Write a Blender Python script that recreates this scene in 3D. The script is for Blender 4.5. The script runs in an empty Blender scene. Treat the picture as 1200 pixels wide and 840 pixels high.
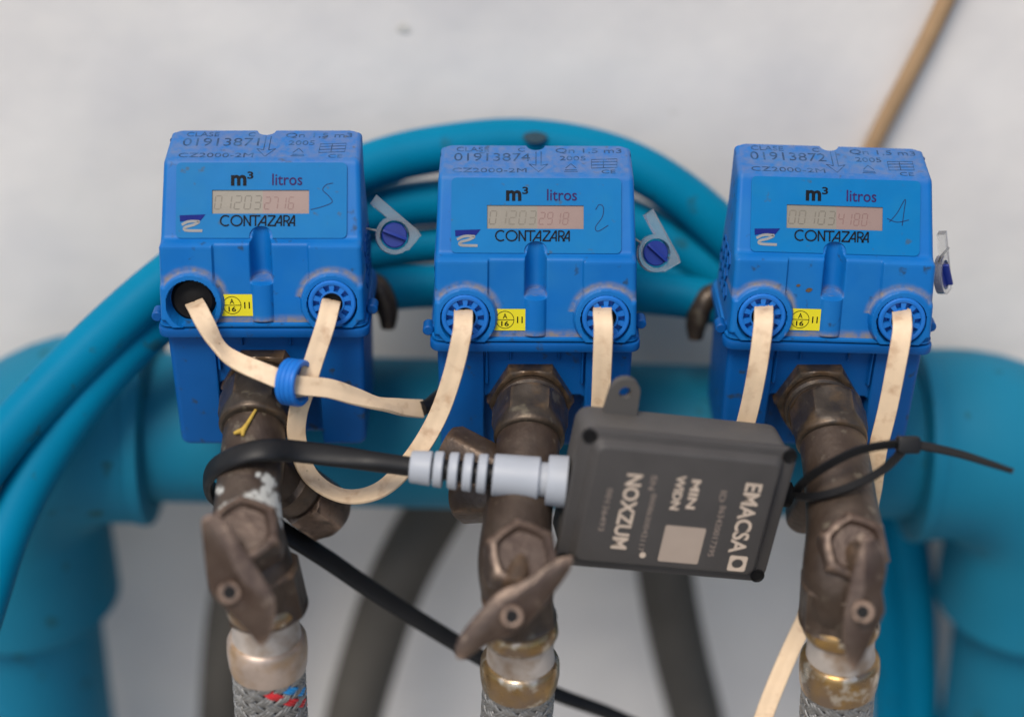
import bpy, bmesh, math, random
from math import sin, cos, pi, sqrt, radians, atan2, hypot
from mathutils import Vector, Matrix
random.seed(7)
SC = bpy.context.scene
COL = SC.collection
MM = 0.001

# ------------------------------------------------------------------ camera
PITCH = radians(30); D = 900.0; F_PX = 900.0 / 0.4375      # millimetres; focal length in pixels of the 1200 px wide photo
R_ = Vector((1, 0, 0)); U_ = Vector((0, sin(PITCH), cos(PITCH))); F_ = Vector((0, cos(PITCH), -sin(PITCH)))
CAM = -F_ * D
cd = bpy.data.cameras.new('camera'); cam = bpy.data.objects.new('camera', cd); COL.objects.link(cam)
cam.location = CAM * MM; cam.rotation_euler = (pi / 2 - PITCH, 0, 0)
cd.sensor_width = 36; cd.lens = 36 * F_PX / 1200; cd.clip_start = 0.01; cd.clip_end = 100
cd.dof.use_dof = True; cd.dof.focus_distance = (D - 10) * MM; cd.dof.aperture_fstop = cd.lens / 40.0
cd.dof.aperture_blades = 9
SC.camera = cam

# ------------------------------------------------------------------ light
SUN_EL, SUN_AZ = radians(58), radians(-28)                  # azimuth measured from the viewer's side, to the left
w = bpy.data.worlds.new('World'); SC.world = w; w.use_nodes = True
nt = w.node_tree; bg = nt.nodes['Background']
sky = nt.nodes.new('ShaderNodeTexSky'); sky.sky_type = 'NISHITA'; sky.sun_disc = False
sky.sun_elevation = SUN_EL; sky.dust_density = 2.0; sky.air_density = 1.0
sdir = Vector((sin(SUN_AZ) * cos(SUN_EL), -cos(SUN_AZ) * cos(SUN_EL), sin(SUN_EL)))   # towards the sun
sky.sun_rotation = atan2(sdir.x, sdir.y)
nt.links.new(sky.outputs[0], bg.inputs[0]); bg.inputs[1].default_value = 0.125
sl = bpy.data.lights.new('sun', 'SUN'); sl.energy = 2.1; sl.angle = radians(25); sl.color = (1, 0.92, 0.81)
so = bpy.data.objects.new('sun', sl); COL.objects.link(so); so.rotation_euler = sdir.to_track_quat('Z', 'Y').to_euler()
so.location = sdir * 3
SC.view_settings.view_transform = 'Standard'; SC.view_settings.look = 'None'
SC.view_settings.exposure = 0.36; SC.view_settings.gamma = 1

# ------------------------------------------------------------------ geometry helpers
def at(px, py, dep):                                         # the point seen at a photo pixel, dep mm beyond the focus plane
    k = (D + dep)
    return CAM + F_ * k + R_ * ((px - 600) / F_PX * k) + U_ * ((420 - py) / F_PX * k)
def proj(P):
    v = P - CAM; k = v.dot(F_)
    return 600 + F_PX * v.dot(R_) / k, 420 - F_PX * v.dot(U_) / k, k - D
def ray_plane(px, py, O, n):
    d = at(px, py, 0) - CAM
    return CAM + d * ((O - CAM).dot(n) / d.dot(n))
def zat(row, y):                                             # height of the point at depth y seen on a photo row (x = 0)
    return ray_plane(600, row, Vector((0, y, 0)), Vector((0, 1, 0))).z

class Mesh:
    def __init__(s): s.v = []; s.f = []; s.sm = []; s.mi = []; s.attr = None
    def add(s, vs, fs, smooth=True, mi=0):
        o = len(s.v); s.v += [Vector(p) for p in vs]
        for f in fs: s.f.append([i + o for i in f]); s.sm.append(smooth); s.mi.append(mi)
        return s
def build(name, M, mats, parent=None, origin=None, sharp=40):
    me = bpy.data.meshes.new(name); o = origin or Vector((0, 0, 0))
    me.from_pydata([tuple((p - o) * MM) for p in M.v], [], M.f)
    me.polygons.foreach_set('use_smooth', M.sm); me.polygons.foreach_set('material_index', M.mi)
    for m in (mats if isinstance(mats, (list, tuple)) else [mats]): me.materials.append(m)
    if M.attr:
        a = me.attributes.new('dust', 'FLOAT', 'POINT'); a.data.foreach_set('value', M.attr)
    bm = bmesh.new(); bm.from_mesh(me); bmesh.ops.recalc_face_normals(bm, faces=bm.faces); bm.to_mesh(me); bm.free()
    if sharp: me.set_sharp_from_angle(angle=radians(sharp))
    ob = bpy.data.objects.new(name, me); COL.objects.link(ob)
    if parent: ob.parent = parent
    return ob
def thing(name, label, cat, loc=Vector((0, 0, 0)), group=None):
    o = bpy.data.objects.new(name, None); COL.objects.link(o); o.location = Vector(loc) * MM; o.empty_display_size = 0.02
    return tag(o, label, cat, group)
def tag(o, label, cat, group=None):
    o['label'] = label; o['category'] = cat
    if group: o['group'] = group
    return o
def spline(pts, n=8):                                        # Catmull-Rom through points of any dimension
    P = [list(p) for p in pts]; P = [[2 * a - b for a, b in zip(P[0], P[1])]] + P + [[2 * a - b for a, b in zip(P[-1], P[-2])]]
    out = []
    for i in range(1, len(P) - 2):
        p0, p1, p2, p3 = P[i - 1:i + 3]
        for k in range(n):
            t = k / n
            out.append([0.5 * (2 * b + (c - a) * t + (2 * a - 5 * b + 4 * c - d) * t * t + (3 * b - a - 3 * c + d) * t ** 3) for a, b, c, d in zip(p0, p1, p2, p3)])
    out.append(P[-2]); return out
def frames(P):
    T = [(P[min(i + 1, len(P) - 1)] - P[max(i - 1, 0)]).normalized() for i in range(len(P))]
    a = Vector((0, 0, 1)) if abs(T[0].z) < 0.9 else Vector((1, 0, 0))
    N = [(a - T[0] * a.dot(T[0])).normalized()]
    for i in range(1, len(P)):
        n = N[-1] - T[i] * N[-1].dot(T[i]); N.append(n.normalized())
    return T, N
def tube(M, P, r, seg=20, caps=True, mi=0, hexn=None, wob=0):
    P = [Vector(p) for p in P]; T, N = frames(P); n = len(P); vs = []; fs = []
    for i in range(n):
        B = T[i].cross(N[i]); ri = r[i] if isinstance(r, (list, tuple)) else r; h = hexn[i] if hexn else 0
        for k in range(seg):
            a = 2 * pi * k / seg
            rr = ri
            if h:
                b = (a % (pi / 3)) - pi / 6; rr = ri * (1 - h) + h * min(ri, ri * cos(pi / 6) / cos(b) * 1.0)
            if wob: rr *= 1 + wob * sin(a * 3 + i * 0.7) * sin(i * 1.3)
            vs.append(P[i] + (N[i] * cos(a) + B * sin(a)) * rr)
    for i in range(n - 1):
        for k in range(seg):
            k2 = (k + 1) % seg; fs.append([i * seg + k, i * seg + k2, (i + 1) * seg + k2, (i + 1) * seg + k])
    if caps: fs.append(list(range(seg))[::-1]); fs.append([(n - 1) * seg + k for k in range(seg)])
    return M.add(vs, fs, True, mi)
def revolve(M, p0, p1, prof, seg=48, ref=None, mi=0, closed=True):   # prof: (distance from p0, radius, hexness)
    p0, p1 = Vector(p0), Vector(p1); T = (p1 - p0).normalized()
    a = Vector(ref) if ref else (Vector((0, 0, 1)) if abs(T.z) < 0.9 else Vector((1, 0, 0)))
    N = (a - T * a.dot(T)).normalized(); B = T.cross(N); vs = []; fs = []
    for q in prof:
        t, r = q[0], q[1]; h = q[2] if len(q) > 2 else 0
        for k in range(seg):
            an = 2 * pi * k / seg; b = ((an + pi / 6) % (pi / 3)) - pi / 6
            rr = r * (1 - h) + h * min(r, r * cos(pi / 6) / cos(b))
            if h: rr = min(r, r * (cos(pi / 6) / cos(b)) * h + r * (1 - h))
            vs.append(p0 + T * t + (N * cos(an) + B * sin(an)) * rr)
    n = len(prof)
    for i in range(n - 1):
        for k in range(seg):
            k2 = (k + 1) % seg; fs.append([i * seg + k, i * seg + k2, (i + 1) * seg + k2, (i + 1) * seg + k])
    if closed: fs.append(list(range(seg))[::-1]); fs.append([(n - 1) * seg + k for k in range(seg)])
    return M.add(vs, fs, True, mi)
def rrect(w, h, r, n=5, cx=0, cy=0):
    out = []
    for (sx, sy, a0) in ((1, 1, 0), (-1, 1, 90), (-1, -1, 180), (1, -1, 270)):
        for k in range(n + 1):
            a = radians(a0 + 90 * k / n); out.append((cx + sx * (w / 2 - r) + r * cos(a), cy + sy * (h / 2 - r) + r * sin(a)))
    return out
def loft(M, loops, mi=0, smooth=True, caps=True):            # closed loops of equal length
    vs = [p for l in loops for p in l]; n = len(loops[0]); fs = []
    for i in range(len(loops) - 1):
        for k in range(n):
            k2 = (k + 1) % n; fs.append([i * n + k, i * n + k2, (i + 1) * n + k2, (i + 1) * n + k])
    if caps: fs.append(list(range(n))[::-1]); fs.append([(len(loops) - 1) * n + k for k in range(n)])
    return M.add(vs, fs, smooth, mi)
def slab(M, fr, w, h, r, d0, d1, bev=0.8, cx=0, cy=0, mi=0): # rounded slab in a frame fr(u,v,n)
    L = []
    for (d, ins) in ((d0, bev), (d0 + bev * .3, bev * .3), (d0 + bev, 0), (d1 - bev, 0), (d1 - bev * .3, bev * .3), (d1, bev)):
        L.append([fr(x, y, d) for x, y in rrect(w - 2 * ins, h - 2 * ins, max(r - ins, .2), 5, cx, cy)])
    return loft(M, L, mi)
def fill2d(loops, thick):                                    # polygon with holes, extruded: Mesh in (x, y, z 0..thick)
    cu = bpy.data.curves.new('shape', 'CURVE'); cu.dimensions = '2D'; cu.fill_mode = 'BOTH'; cu.extrude = thick / 2
    for l in loops:
        s = cu.splines.new('POLY'); s.points.add(len(l) - 1); s.use_cyclic_u = True
        for p, q in zip(s.points, l): p.co = (q[0], q[1], 0, 1)
    return curve_mesh(cu, thick)
def curve_mesh(cu, thick):
    o = bpy.data.objects.new('shape', cu); COL.objects.link(o)
    dg = bpy.context.evaluated_depsgraph_get(); me = bpy.data.meshes.new_from_object(o.evaluated_get(dg))
    vs = [v.co.copy() + Vector((0, 0, thick / 2)) for v in me.vertices]; fs = [list(p.vertices) for p in me.polygons]
    bpy.data.objects.remove(o); bpy.data.curves.remove(cu); bpy.data.meshes.remove(me)
    return vs, fs
def text2d(s, box, thick, bold=0.0, keep=False):             # text stretched into box (x0, y0, x1, y1)
    cu = bpy.data.curves.new('word', 'FONT'); cu.body = s; cu.extrude = thick / 2; cu.offset = bold; cu.resolution_u = 3
    vs, fs = curve_mesh(cu, thick)
    x0 = min(v.x for v in vs); x1 = max(v.x for v in vs); y0 = min(v.y for v in vs); y1 = max(v.y for v in vs)
    a = (box[2] - box[0]) / (x1 - x0); b = (box[3] - box[1]) / (y1 - y0)
    return [Vector((box[0] + (v.x - x0) * a, box[1] + (v.y - y0) * b, v.z)) for v in vs], fs
def strokes2d(lines, wd, thick):                             # pen strokes: each a polyline with width
    V = []; Fc = []
    for l in lines:
        n = len(l); o = len(V); cl = hypot(l[0][0] - l[-1][0], l[0][1] - l[-1][1]) < 1e-6
        for i in range(n):
            a = l[max(i - 1, 0)] if not (cl and i == 0) else l[-2]; b = l[min(i + 1, n - 1)] if not (cl and i == n - 1) else l[1]
            dx, dy = b[0] - a[0], b[1] - a[1]; q = hypot(dx, dy) or 1; nx, ny = -dy / q * wd / 2, dx / q * wd / 2
            for z in (0, thick):
                V += [Vector((l[i][0] + nx, l[i][1] + ny, z)), Vector((l[i][0] - nx, l[i][1] - ny, z))]
        for i in range(n - 1):
            p, q = o + 4 * i, o + 4 * i + 4
            Fc += [[p + 2, q + 2, q + 3, p + 3], [p, p + 1, q + 1, q], [p, q, q + 2, p + 2], [p + 1, p + 3, q + 3, q + 1]]
        Fc += [[o, o + 2, o + 3, o + 1], [o + 4 * n - 4, o + 4 * n - 3, o + 4 * n - 1, o + 4 * n - 2]]
    return V, Fc
def put(M, vf, fr, mi=0):
    return M.add([fr(p.x, p.y, p.z) for p in vf[0]], vf[1], False, mi)
def sstep(a, b, x):
    t = min(1, max(0, (x - a) / (b - a))); return t * t * (3 - 2 * t)

# ------------------------------------------------------------------ materials
def lin(c):
    return tuple(((v / 255) / 12.92 if v / 255 < 0.04045 else ((v / 255 + 0.055) / 1.055) ** 2.4) for v in c)
def mat(name, col, rough=0.5, metal=0.0, var=0.12, scale=60, bump=0.0, bscale=400, col2=None, amt2=0.5, scale2=25, soft2=0.12,
        rough2=None, dust=None, spec=0.5, trans=0.0, coat=0.0, metal2=None, detail=5.0, wear=None, specks=None):
    m = bpy.data.materials.new(name); m.use_nodes = True; t = m.node_tree; N = t.nodes; L = t.links
    b = N['Principled BSDF']; b.inputs['Roughness'].default_value = rough; b.inputs['Metallic'].default_value = metal
    b.inputs['Specular IOR Level'].default_value = spec; b.inputs['Transmission Weight'].default_value = trans
    b.inputs['Coat Weight'].default_value = coat
    tc = N.new('ShaderNodeTexCoord'); oi = N.new('ShaderNodeObjectInfo')
    sc_ = N.new('ShaderNodeMath'); sc_.operation = 'MULTIPLY'; sc_.inputs[1].default_value = 37.0; L.new(oi.outputs['Random'], sc_.inputs[0])
    ofv = N.new('ShaderNodeVectorMath'); ofv.operation = 'ADD'; L.new(tc.outputs['Object'], ofv.inputs[0]); L.new(sc_.outputs[0], ofv.inputs[1])
    def noise(sc, det=detail, ofs=0):
        n = N.new('ShaderNodeTexNoise'); n.inputs['Scale'].default_value = sc; n.inputs['Detail'].default_value = det
        mp = N.new('ShaderNodeMapping'); mp.inputs['Location'].default_value = (ofs, ofs * 1.7, ofs * .3)
        L.new(ofv.outputs[0], mp.inputs[0]); L.new(mp.outputs[0], n.inputs['Vector']); return n
    def ramp(src, lo, hi):
        r = N.new('ShaderNodeMapRange'); r.inputs['From Min'].default_value = lo; r.inputs['From Max'].default_value = hi
        L.new(src, r.inputs['Value']); return r.outputs[0]
    def mix(fac, A, B):
        x = N.new('ShaderNodeMix'); x.data_type = 'RGBA'
        if hasattr(fac, 'links'): L.new(fac, x.inputs['Factor'])
        else: x.inputs['Factor'].default_value = fac
        for s, v in ((x.inputs['A'], A), (x.inputs['B'], B)):
            if hasattr(v, 'links'): L.new(v, s)
            else: s.default_value = (*v, 1)
        return x.outputs['Result']
    base = mix(ramp(noise(scale).outputs['Fac'], 0.3, 0.7), tuple(c * (1 - var) for c in col), tuple(min(1, c * (1 + var)) for c in col))
    rg = None
    if col2:
        f2 = ramp(noise(scale2, 6, 3.1).outputs['Fac'], 1 - amt2 - soft2, 1 - amt2 + soft2)
        base = mix(f2, base, col2)
        if rough2 is not None:
            q = N.new('ShaderNodeMapRange'); q.inputs['To Min'].default_value = rough; q.inputs['To Max'].default_value = rough2
            L.new(f2, q.inputs['Value']); rg = q.outputs[0]
        if metal2 is not None:
            q = N.new('ShaderNodeMapRange'); q.inputs['To Min'].default_value = metal; q.inputs['To Max'].default_value = metal2
            L.new(f2, q.inputs['Value']); L.new(q.outputs[0], b.inputs['Metallic'])
    if specks:                                                # small dirt marks: (colour, scale, threshold)
        base = mix(ramp(noise(specks[1], 7, 11).outputs['Fac'], specks[2] - .02, specks[2] + .06), base, specks[0])
    if dust:
        at_ = N.new('ShaderNodeAttribute'); at_.attribute_name = 'dust'
        mu = N.new('ShaderNodeMath'); mu.operation = 'MULTIPLY'
        L.new(at_.outputs['Fac'], mu.inputs[0]); L.new(ramp(noise(260, 8, 1.3).outputs['Fac'], 0.22, 0.72), mu.inputs[1])
        base = mix(mu.outputs[0], base, dust)
        q = N.new('ShaderNodeMapRange'); q.inputs['To Min'].default_value = rough; q.inputs['To Max'].default_value = 0.9
        L.new(mu.outputs[0], q.inputs['Value']); rg = q.outputs[0]
    if wear:
        g = N.new('ShaderNodeNewGeometry'); mu = N.new('ShaderNodeMath'); mu.operation = 'MULTIPLY'
        L.new(ramp(g.outputs['Pointiness'], 0.53, 0.6), mu.inputs[0]); L.new(ramp(noise(180, 4, 2).outputs['Fac'], 0.35, 0.55), mu.inputs[1])
        base = mix(mu.outputs[0], base, wear)
    L.new(base, b.inputs['Base Color'])
    if rg is None and rough < 0.95:
        rg = ramp(noise(scale * 2.3, 4, 7).outputs['Fac'], 0, 1)
        q = N.new('ShaderNodeMapRange'); q.inputs['To Min'].default_value = max(0.05, rough - 0.12); q.inputs['To Max'].default_value = min(1, rough + 0.12)
        L.new(rg, q.inputs['Value']); rg = q.outputs[0]
    if rg is not None: L.new(rg, b.inputs['Roughness'])
    if bump:
        bp = N.new('ShaderNodeBump'); bp.inputs['Strength'].default_value = bump; bp.inputs['Distance'].default_value = 0.001
        L.new(noise(bscale, 6, 5).outputs['Fac'], bp.inputs['Height']); L.new(bp.outputs[0], b.inputs['Normal'])
    return m
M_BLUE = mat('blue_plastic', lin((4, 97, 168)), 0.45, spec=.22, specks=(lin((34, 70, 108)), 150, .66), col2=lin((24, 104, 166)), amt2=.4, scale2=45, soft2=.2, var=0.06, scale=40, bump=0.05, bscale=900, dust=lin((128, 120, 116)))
M_BLUE2 = mat('blue_plastic_shaded', lin((4, 80, 146)), 0.45, spec=.22, specks=(lin((40, 64, 92)), 140, .65), var=0.06, scale=40, bump=0.05, bscale=900)  # darker than the upper case: the lower case's shading is put into the colour
M_LABEL = mat('blue_label_film', lin((0, 103, 160)), 0.4, spec=.13, specks=(lin((50, 88, 120)), 200, .67), var=0.04, scale=60, col2=lin((16, 108, 156)), amt2=0.3, scale2=60, soft2=.2)
M_PLUG = mat('blue_plug', lin((16, 104, 186)), 0.45, spec=.4, var=0.05)
M_DARKBLUE = mat('dark_blue', lin((14, 40, 122)), 0.45)
M_FLAG = mat('flag_blue', lin((8, 26, 104)), 0.6, spec=.15)
M_INK = mat('black_ink', lin((7, 9, 16)), 0.6, spec=.15, var=.1)
M_PURPLE = mat('purple_ink', lin((48, 22, 78)), 0.6, spec=.15)
M_ENGR = mat('engraved_ink', lin((30, 60, 94)), 0.8, var=.3, scale=500, col2=lin((52, 102, 150)), amt2=.4, scale2=160, soft2=.15)
M_PENCIL = mat('pencil', lin((14, 44, 86)), 0.6, spec=.2)
M_GREYINK = mat('grey_ink', lin((128, 126, 124)), 0.6)
M_LCD = mat('lcd_grey', lin((126, 119, 106)), 0.3, var=.05, scale=40)
M_LCDP = mat('lcd_pink', lin((134, 112, 103)), 0.3, var=.05, scale=40)
M_SEG = mat('lcd_segment', lin((104, 97, 84)), 0.5)
M_SEGP = mat('lcd_segment_red', lin((119, 90, 83)), 0.5)
M_YEL = mat('yellow_sticker', lin((214, 200, 18)), 0.45, var=.03)
M_BLACK = mat('black_rubber', lin((13, 12, 12)), 0.7, spec=.25, var=.2)
M_SCREW = mat('screw_grey', lin((64, 100, 145)), 0.5, var=.2, scale=300)
M_CABLE = mat('beige_cable', lin((214, 188, 155)), 0.55, var=.05, scale=120, col2=lin((176, 142, 110)), amt2=0.34, scale2=130, soft2=.14, specks=(lin((112, 90, 70)), 260, .75), bump=.05)
M_BRASS = mat('brown_brass', lin((76, 64, 54)), 0.42, metal=0.4, specks=(lin((104, 94, 80)), 120, .64), var=.25, scale=110, col2=lin((58, 44, 34)), amt2=.45, scale2=60, soft2=.2, bump=.35, bscale=350, wear=lin((112, 88, 66)), dust=lin((190, 190, 184)))
M_BRASSD = mat('dark_brass', lin((62, 54, 46)), 0.38, metal=0.45, specks=(lin((96, 88, 74)), 120, .63), var=.25, scale=120, col2=lin((98, 76, 50)), amt2=.3, scale2=90, soft2=.15, bump=.3, bscale=300, wear=lin((112, 88, 64)))
M_LEVER = mat('brown_lever', lin((84, 70, 60)), 0.4, metal=0.4, specks=(lin((116, 100, 86)), 110, .64), var=.2, scale=90, col2=lin((66, 50, 41)), amt2=.5, scale2=70, soft2=.2, bump=.45, bscale=220, wear=lin((150, 126, 108)))
M_GOLD = mat('gold_brass', lin((160, 128, 78)), 0.3, metal=0.8, specks=(lin((196, 184, 166)), 110, .58), var=.2, scale=120, col2=lin((140, 120, 100)), amt2=.52, scale2=70, soft2=.15, bump=.2, bscale=250)
M_FERR = mat('ferrule_metal', lin((182, 164, 150)), 0.4, specks=(lin((128, 98, 62)), 70, .62), metal=0.5, var=.15, scale=100, col2=lin((158, 122, 72)), amt2=.42, scale2=55, soft2=.12, bump=.25, bscale=200)
M_CHALK = mat('limescale', lin((184, 174, 164)), 0.5, metal=0.3, var=.12, scale=120, col2=lin((140, 116, 92)), amt2=.42, scale2=60, bump=.2, bscale=250)
M_WIRE = mat('steel_wire', lin((140, 138, 134)), 0.42, metal=0.6, var=.25, scale=300)
M_CORE = mat('hose_core', lin((64, 62, 60)), 0.7, var=.2)
M_RED = mat('red_tracer', lin((205, 45, 50)), 0.5); M_SKYB = mat('blue_tracer', lin((40, 150, 215)), 0.5)
M_TEAL = mat('turquoise_pipe', lin((10, 108, 138)), 0.6, spec=.2, specks=(lin((22, 82, 92)), 50, .66), var=0.08, scale=18, col2=lin((26, 108, 132)), amt2=.4, scale2=12, soft2=.25, bump=.06, bscale=200)
M_HOSE = mat('turquoise_hose', lin((0, 112, 146)), 0.5, spec=.06, specks=(lin((30, 90, 108)), 60, .66), var=.06, scale=20, bump=.04, bscale=200)
M_HOSEMARK = mat('hose_stain', lin((8, 48, 62)), 0.7)
M_DHOSE = mat('dark_hose', lin((70, 66, 60)), 0.75, var=.15, scale=30)
M_BOX = mat('box_grey', lin((80, 77, 74)), 0.6, spec=.35, var=.06, scale=60, bump=.08, bscale=1500, col2=lin((84, 79, 74)), amt2=.3, scale2=30, soft2=.2)
M_BOXD = mat('box_dark', lin((66, 63, 61)), 0.6, spec=.4, var=.08, scale=60, bump=.08, bscale=1500)
M_PRINT = mat('print_cream', lin((190, 172, 154)), 0.6, var=.08, scale=200)
M_PRINTQ = mat('pale_label', lin((160, 144, 130)), 0.6, var=.03, scale=100)
M_PRINTD = mat('print_faint', lin((132, 118, 108)), 0.6, var=.15, scale=300)
M_GLAND = mat('grey_gland', lin((158, 162, 168)), 0.5, var=.04, scale=60)
M_BCAB = mat('black_cable', lin((20, 20, 21)), 0.5, spec=.3, var=.15, scale=60)
M_TIE = mat('black_nylon', lin((14, 14, 15)), 0.5, spec=.3, var=.1)
M_TWIG = mat('dry_twig', lin((178, 146, 58)), 0.8, var=.2, scale=200)
M_TAN = mat('tan_cord', lin((160, 130, 96)), 0.85, var=.1, scale=40)
M_CLEAR = mat('clear_plastic', (0.86, 0.86, 0.84), 0.18, trans=0.9, var=.02)
M_LIME = mat('lime_deposit', lin((214, 212, 206)), 0.85, var=.12, scale=300, bump=.4, bscale=300)
M_WALL = mat('white_wall', lin((224, 219, 213)), 0.9, var=0.04, scale=7, bump=.5, bscale=60, col2=lin((210, 206, 203)), amt2=.40, scale2=16, soft2=.2, specks=(lin((196, 192, 184)), 45, .76))
M_GROUND = mat('concrete_ground', lin((150, 146, 140)), 0.9, var=.1, scale=6, bump=.3, bscale=60)
M_SPOT = mat('wall_stain', lin((198, 194, 186)), 0.9)

# ------------------------------------------------------------------ the setting
WY = 186.0
def wall_h(x, z):
    return 1.2 * sin(x / 41 + z / 97) * sin(z / 63 - x / 140) + .5 * sin(x / 17.3 + 2) * sin(z / 14.1)
m = Mesh(); nx, nz = 110, 100; X = [-1400 + 2800 * i / nx for i in range(nx + 1)]; Z = [-900 + 2500 * j / nz for j in range(nz + 1)]
m.add([(x, WY + wall_h(x, z), z) for z in Z for x in X], [[j * (nx + 1) + i, j * (nx + 1) + i + 1, (j + 1) * (nx + 1) + i + 1, (j + 1) * (nx + 1) + i] for j in range(nz) for i in range(nx)])
wall = build('wall', m, M_WALL); wall['kind'] = 'structure'
m = Mesh(); m.add([(-4000, -5000, -900), (4000, -5000, -900), (4000, WY + 2, -900), (-4000, WY + 2, -900)], [[0, 1, 2, 3]])
gr = build('ground', m, M_GROUND); gr['kind'] = 'structure'

# ------------------------------------------------------------------ manifold
MY = 95.0
L0 = ray_plane(178, 500, Vector((0, MY, 0)), Vector((0, 1, 0))); R0 = ray_plane(1070, 520, Vector((0, MY, 0)), Vector((0, 1, 0)))
RP, RC, RB = 44.0, 57.0, 64.0
man = thing('manifold_pipe', 'thick turquoise plastic manifold pipe running behind the three blue meters, with elbows at both ends', 'pipe', (0, MY, (L0.z + R0.z) / 2))
mo = Vector((0, MY, (L0.z + R0.z) / 2))
m = Mesh(); tube(m, [L0 + (R0 - L0) * (t / 12) for t in range(-1, 14)], RP, 64); build('main_pipe', m, M_TEAL, man, mo)
ax = (R0 - L0).normalized()
for (P0, s, drop_px, cuff_row) in ((L0, -1, 33, 702), (R0, 1, 1204, 706)):
    dx = ray_plane(drop_px, cuff_row, Vector((0, MY, 0)), Vector((0, 1, 0)))
    path = [P0, P0 + ax * s * 8]; c = Vector((dx.x - s * RB, MY, P0.z - RB))
    xs = c.x
    path += [Vector((P0.x + (xs - P0.x) * k, MY, P0.z)) for k in (.5, .8)]
    for k in range(13):
        a = pi / 2 * k / 12; path.append(Vector((c.x + s * RB * sin(a), MY, c.z + RB * cos(a))))
    zb = dx.z; zt = c.z
    path += [Vector((dx.x, MY, zt + (zb - zt) * k)) for k in (.35, .7, .95, 1)]
    n = len(path); rr = [RC - 3, RC] + [RC - (0.5 if i < n - 3 else 0) for i in range(2, n - 1)] + [RC - 3]
    m = Mesh(); tube(m, path, rr, 64); build('elbow', m, M_TEAL, man, mo)
    m = Mesh(); tube(m, [Vector((dx.x, MY, zb + 30)), Vector((dx.x + s * 2, MY, zb - 60)), Vector((dx.x + s * 6, MY, zb - 300)), Vector((dx.x + s * 8, MY, -900))], RP, 64); build('drop_pipe', m, M_TEAL, man, mo)
    m = Mesh(); q = P0 - ax * s * 3
    revolve(m, q, q + ax * s * 10, [(0, RP + 1), (0, RC - 4), (1.5, RC + .6), (5, RC + 1.2), (9, RC + .6), (10, RC - 1)], 64, closed=False); build('cuff_ring', m, M_TEAL, man, mo)

# ------------------------------------------------------------------ turquoise hose coil behind
hc = thing('hose_coil', 'coil of bright turquoise hose looped loosely behind the meters', 'hose', at(620, 300, 90))
ho = at(620, 300, 90)
LOOPS = [
    [(-120, 760, 10), (-60, 615, 18), (0, 520, 28), (95, 418, 36), (190, 332, 44), (300, 252, 62), (430, 196, 78), (520, 174, 84), (620, 167, 88), (720, 186, 88), (800, 230, 90), (870, 296, 98), (960, 400, 130), (1032, 520, 176), (1066, 650, 220), (1076, 760, 255), (1078, 880, 290)],
    [(-60, 830, 10), (-22, 710, 22), (8, 620, 36), (50, 538, 44), (110, 452, 48), (190, 372, 58), (300, 300, 84), (430, 250, 96), (520, 236, 104), (620, 232, 108), (720, 252, 108), (800, 292, 108), (870, 350, 112), (950, 450, 142), (1003, 560, 180), (1030, 660, 228), (1040, 760, 262), (1044, 880, 296)],
    [(250, 430, 84), (300, 345, 88), (370, 312, 100), (440, 297, 106), (515, 286, 112), (620, 284, 114), (720, 302, 114), (800, 328, 112), (860, 356, 114), (930, 420, 138)],
    [(290, 420, 74), (350, 360, 70), (440, 341, 76), (515, 335, 80), (620, 334, 82), (745, 342, 80), (840, 356, 78), (920, 400, 86)]]
for i, l in enumerate(LOOPS):
    m = Mesh(); tube(m, [at(*p) for p in spline(l, 10)], (13.4, 13.2, 10.5, 12)[i], 28); build('hose_loop', m, M_HOSE, hc, ho)
P = at(627, 161, 73.5); m = Mesh(); n_ = (CAM - P).normalized()
ring = []
for s_ in (0, 1.6):
    ring.append([P + R_ * (6.6 * cos(a) * (1 + .08 * sin(3 * a))) + (U_ * .78 + F_ * .5) * (4.4 * sin(a)) + n_ * s_ for a in [2 * pi * k / 24 for k in range(24)]])
loft(m, ring); build('hose_patch', m, M_HOSEMARK, hc, ho)['label'] = 'dark oval patch on the top loop'

# ------------------------------------------------------------------ dark hoses low behind, tan cord
for l, r, lab in (([(560, 520, 205), (515, 590, 215), (470, 670, 226), (440, 750, 240), (412, 850, 262), (400, 930, 290)], 19, 'out of focus dark hose curving down the wall left of the middle valve'),
               ([(770, 500, 200), (772, 600, 212), (782, 690, 226), (798, 770, 244), (818, 850, 264), (830, 930, 290)], 18, 'out of focus dark hose hanging below the dark grey box'),
               ([(310, 560, 205), (285, 640, 215), (268, 720, 230), (260, 800, 250), (256, 880, 275)], 14, 'out of focus dark hose hanging behind the left braided hose')):
    P = [at(*p) for p in spline(l, 8)]
    m = Mesh(); tube(m, P, r, 28); o = build('dark_hose', m, M_DHOSE, None, P[0]); o.location = P[0] * MM; tag(o, lab, 'hose', 'dark hoses low on the wall')
P = [ray_plane(x, y, Vector((0, WY - 5, 0)), Vector((0, 1, 0))) for x, y in spline([(1160, -110), (1108, 2), (1085, 50), (1060, 98), (1030, 155), (1012, 195), (985, 260), (965, 330)], 6)]
m = Mesh(); tube(m, P, 5.0, 16); o = build('tan_cord', m, M_TAN, None, P[0]); o.location = P[0] * MM; tag(o, 'tan cord hanging slantwise on the white wall behind the right meter', 'cord')
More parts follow.
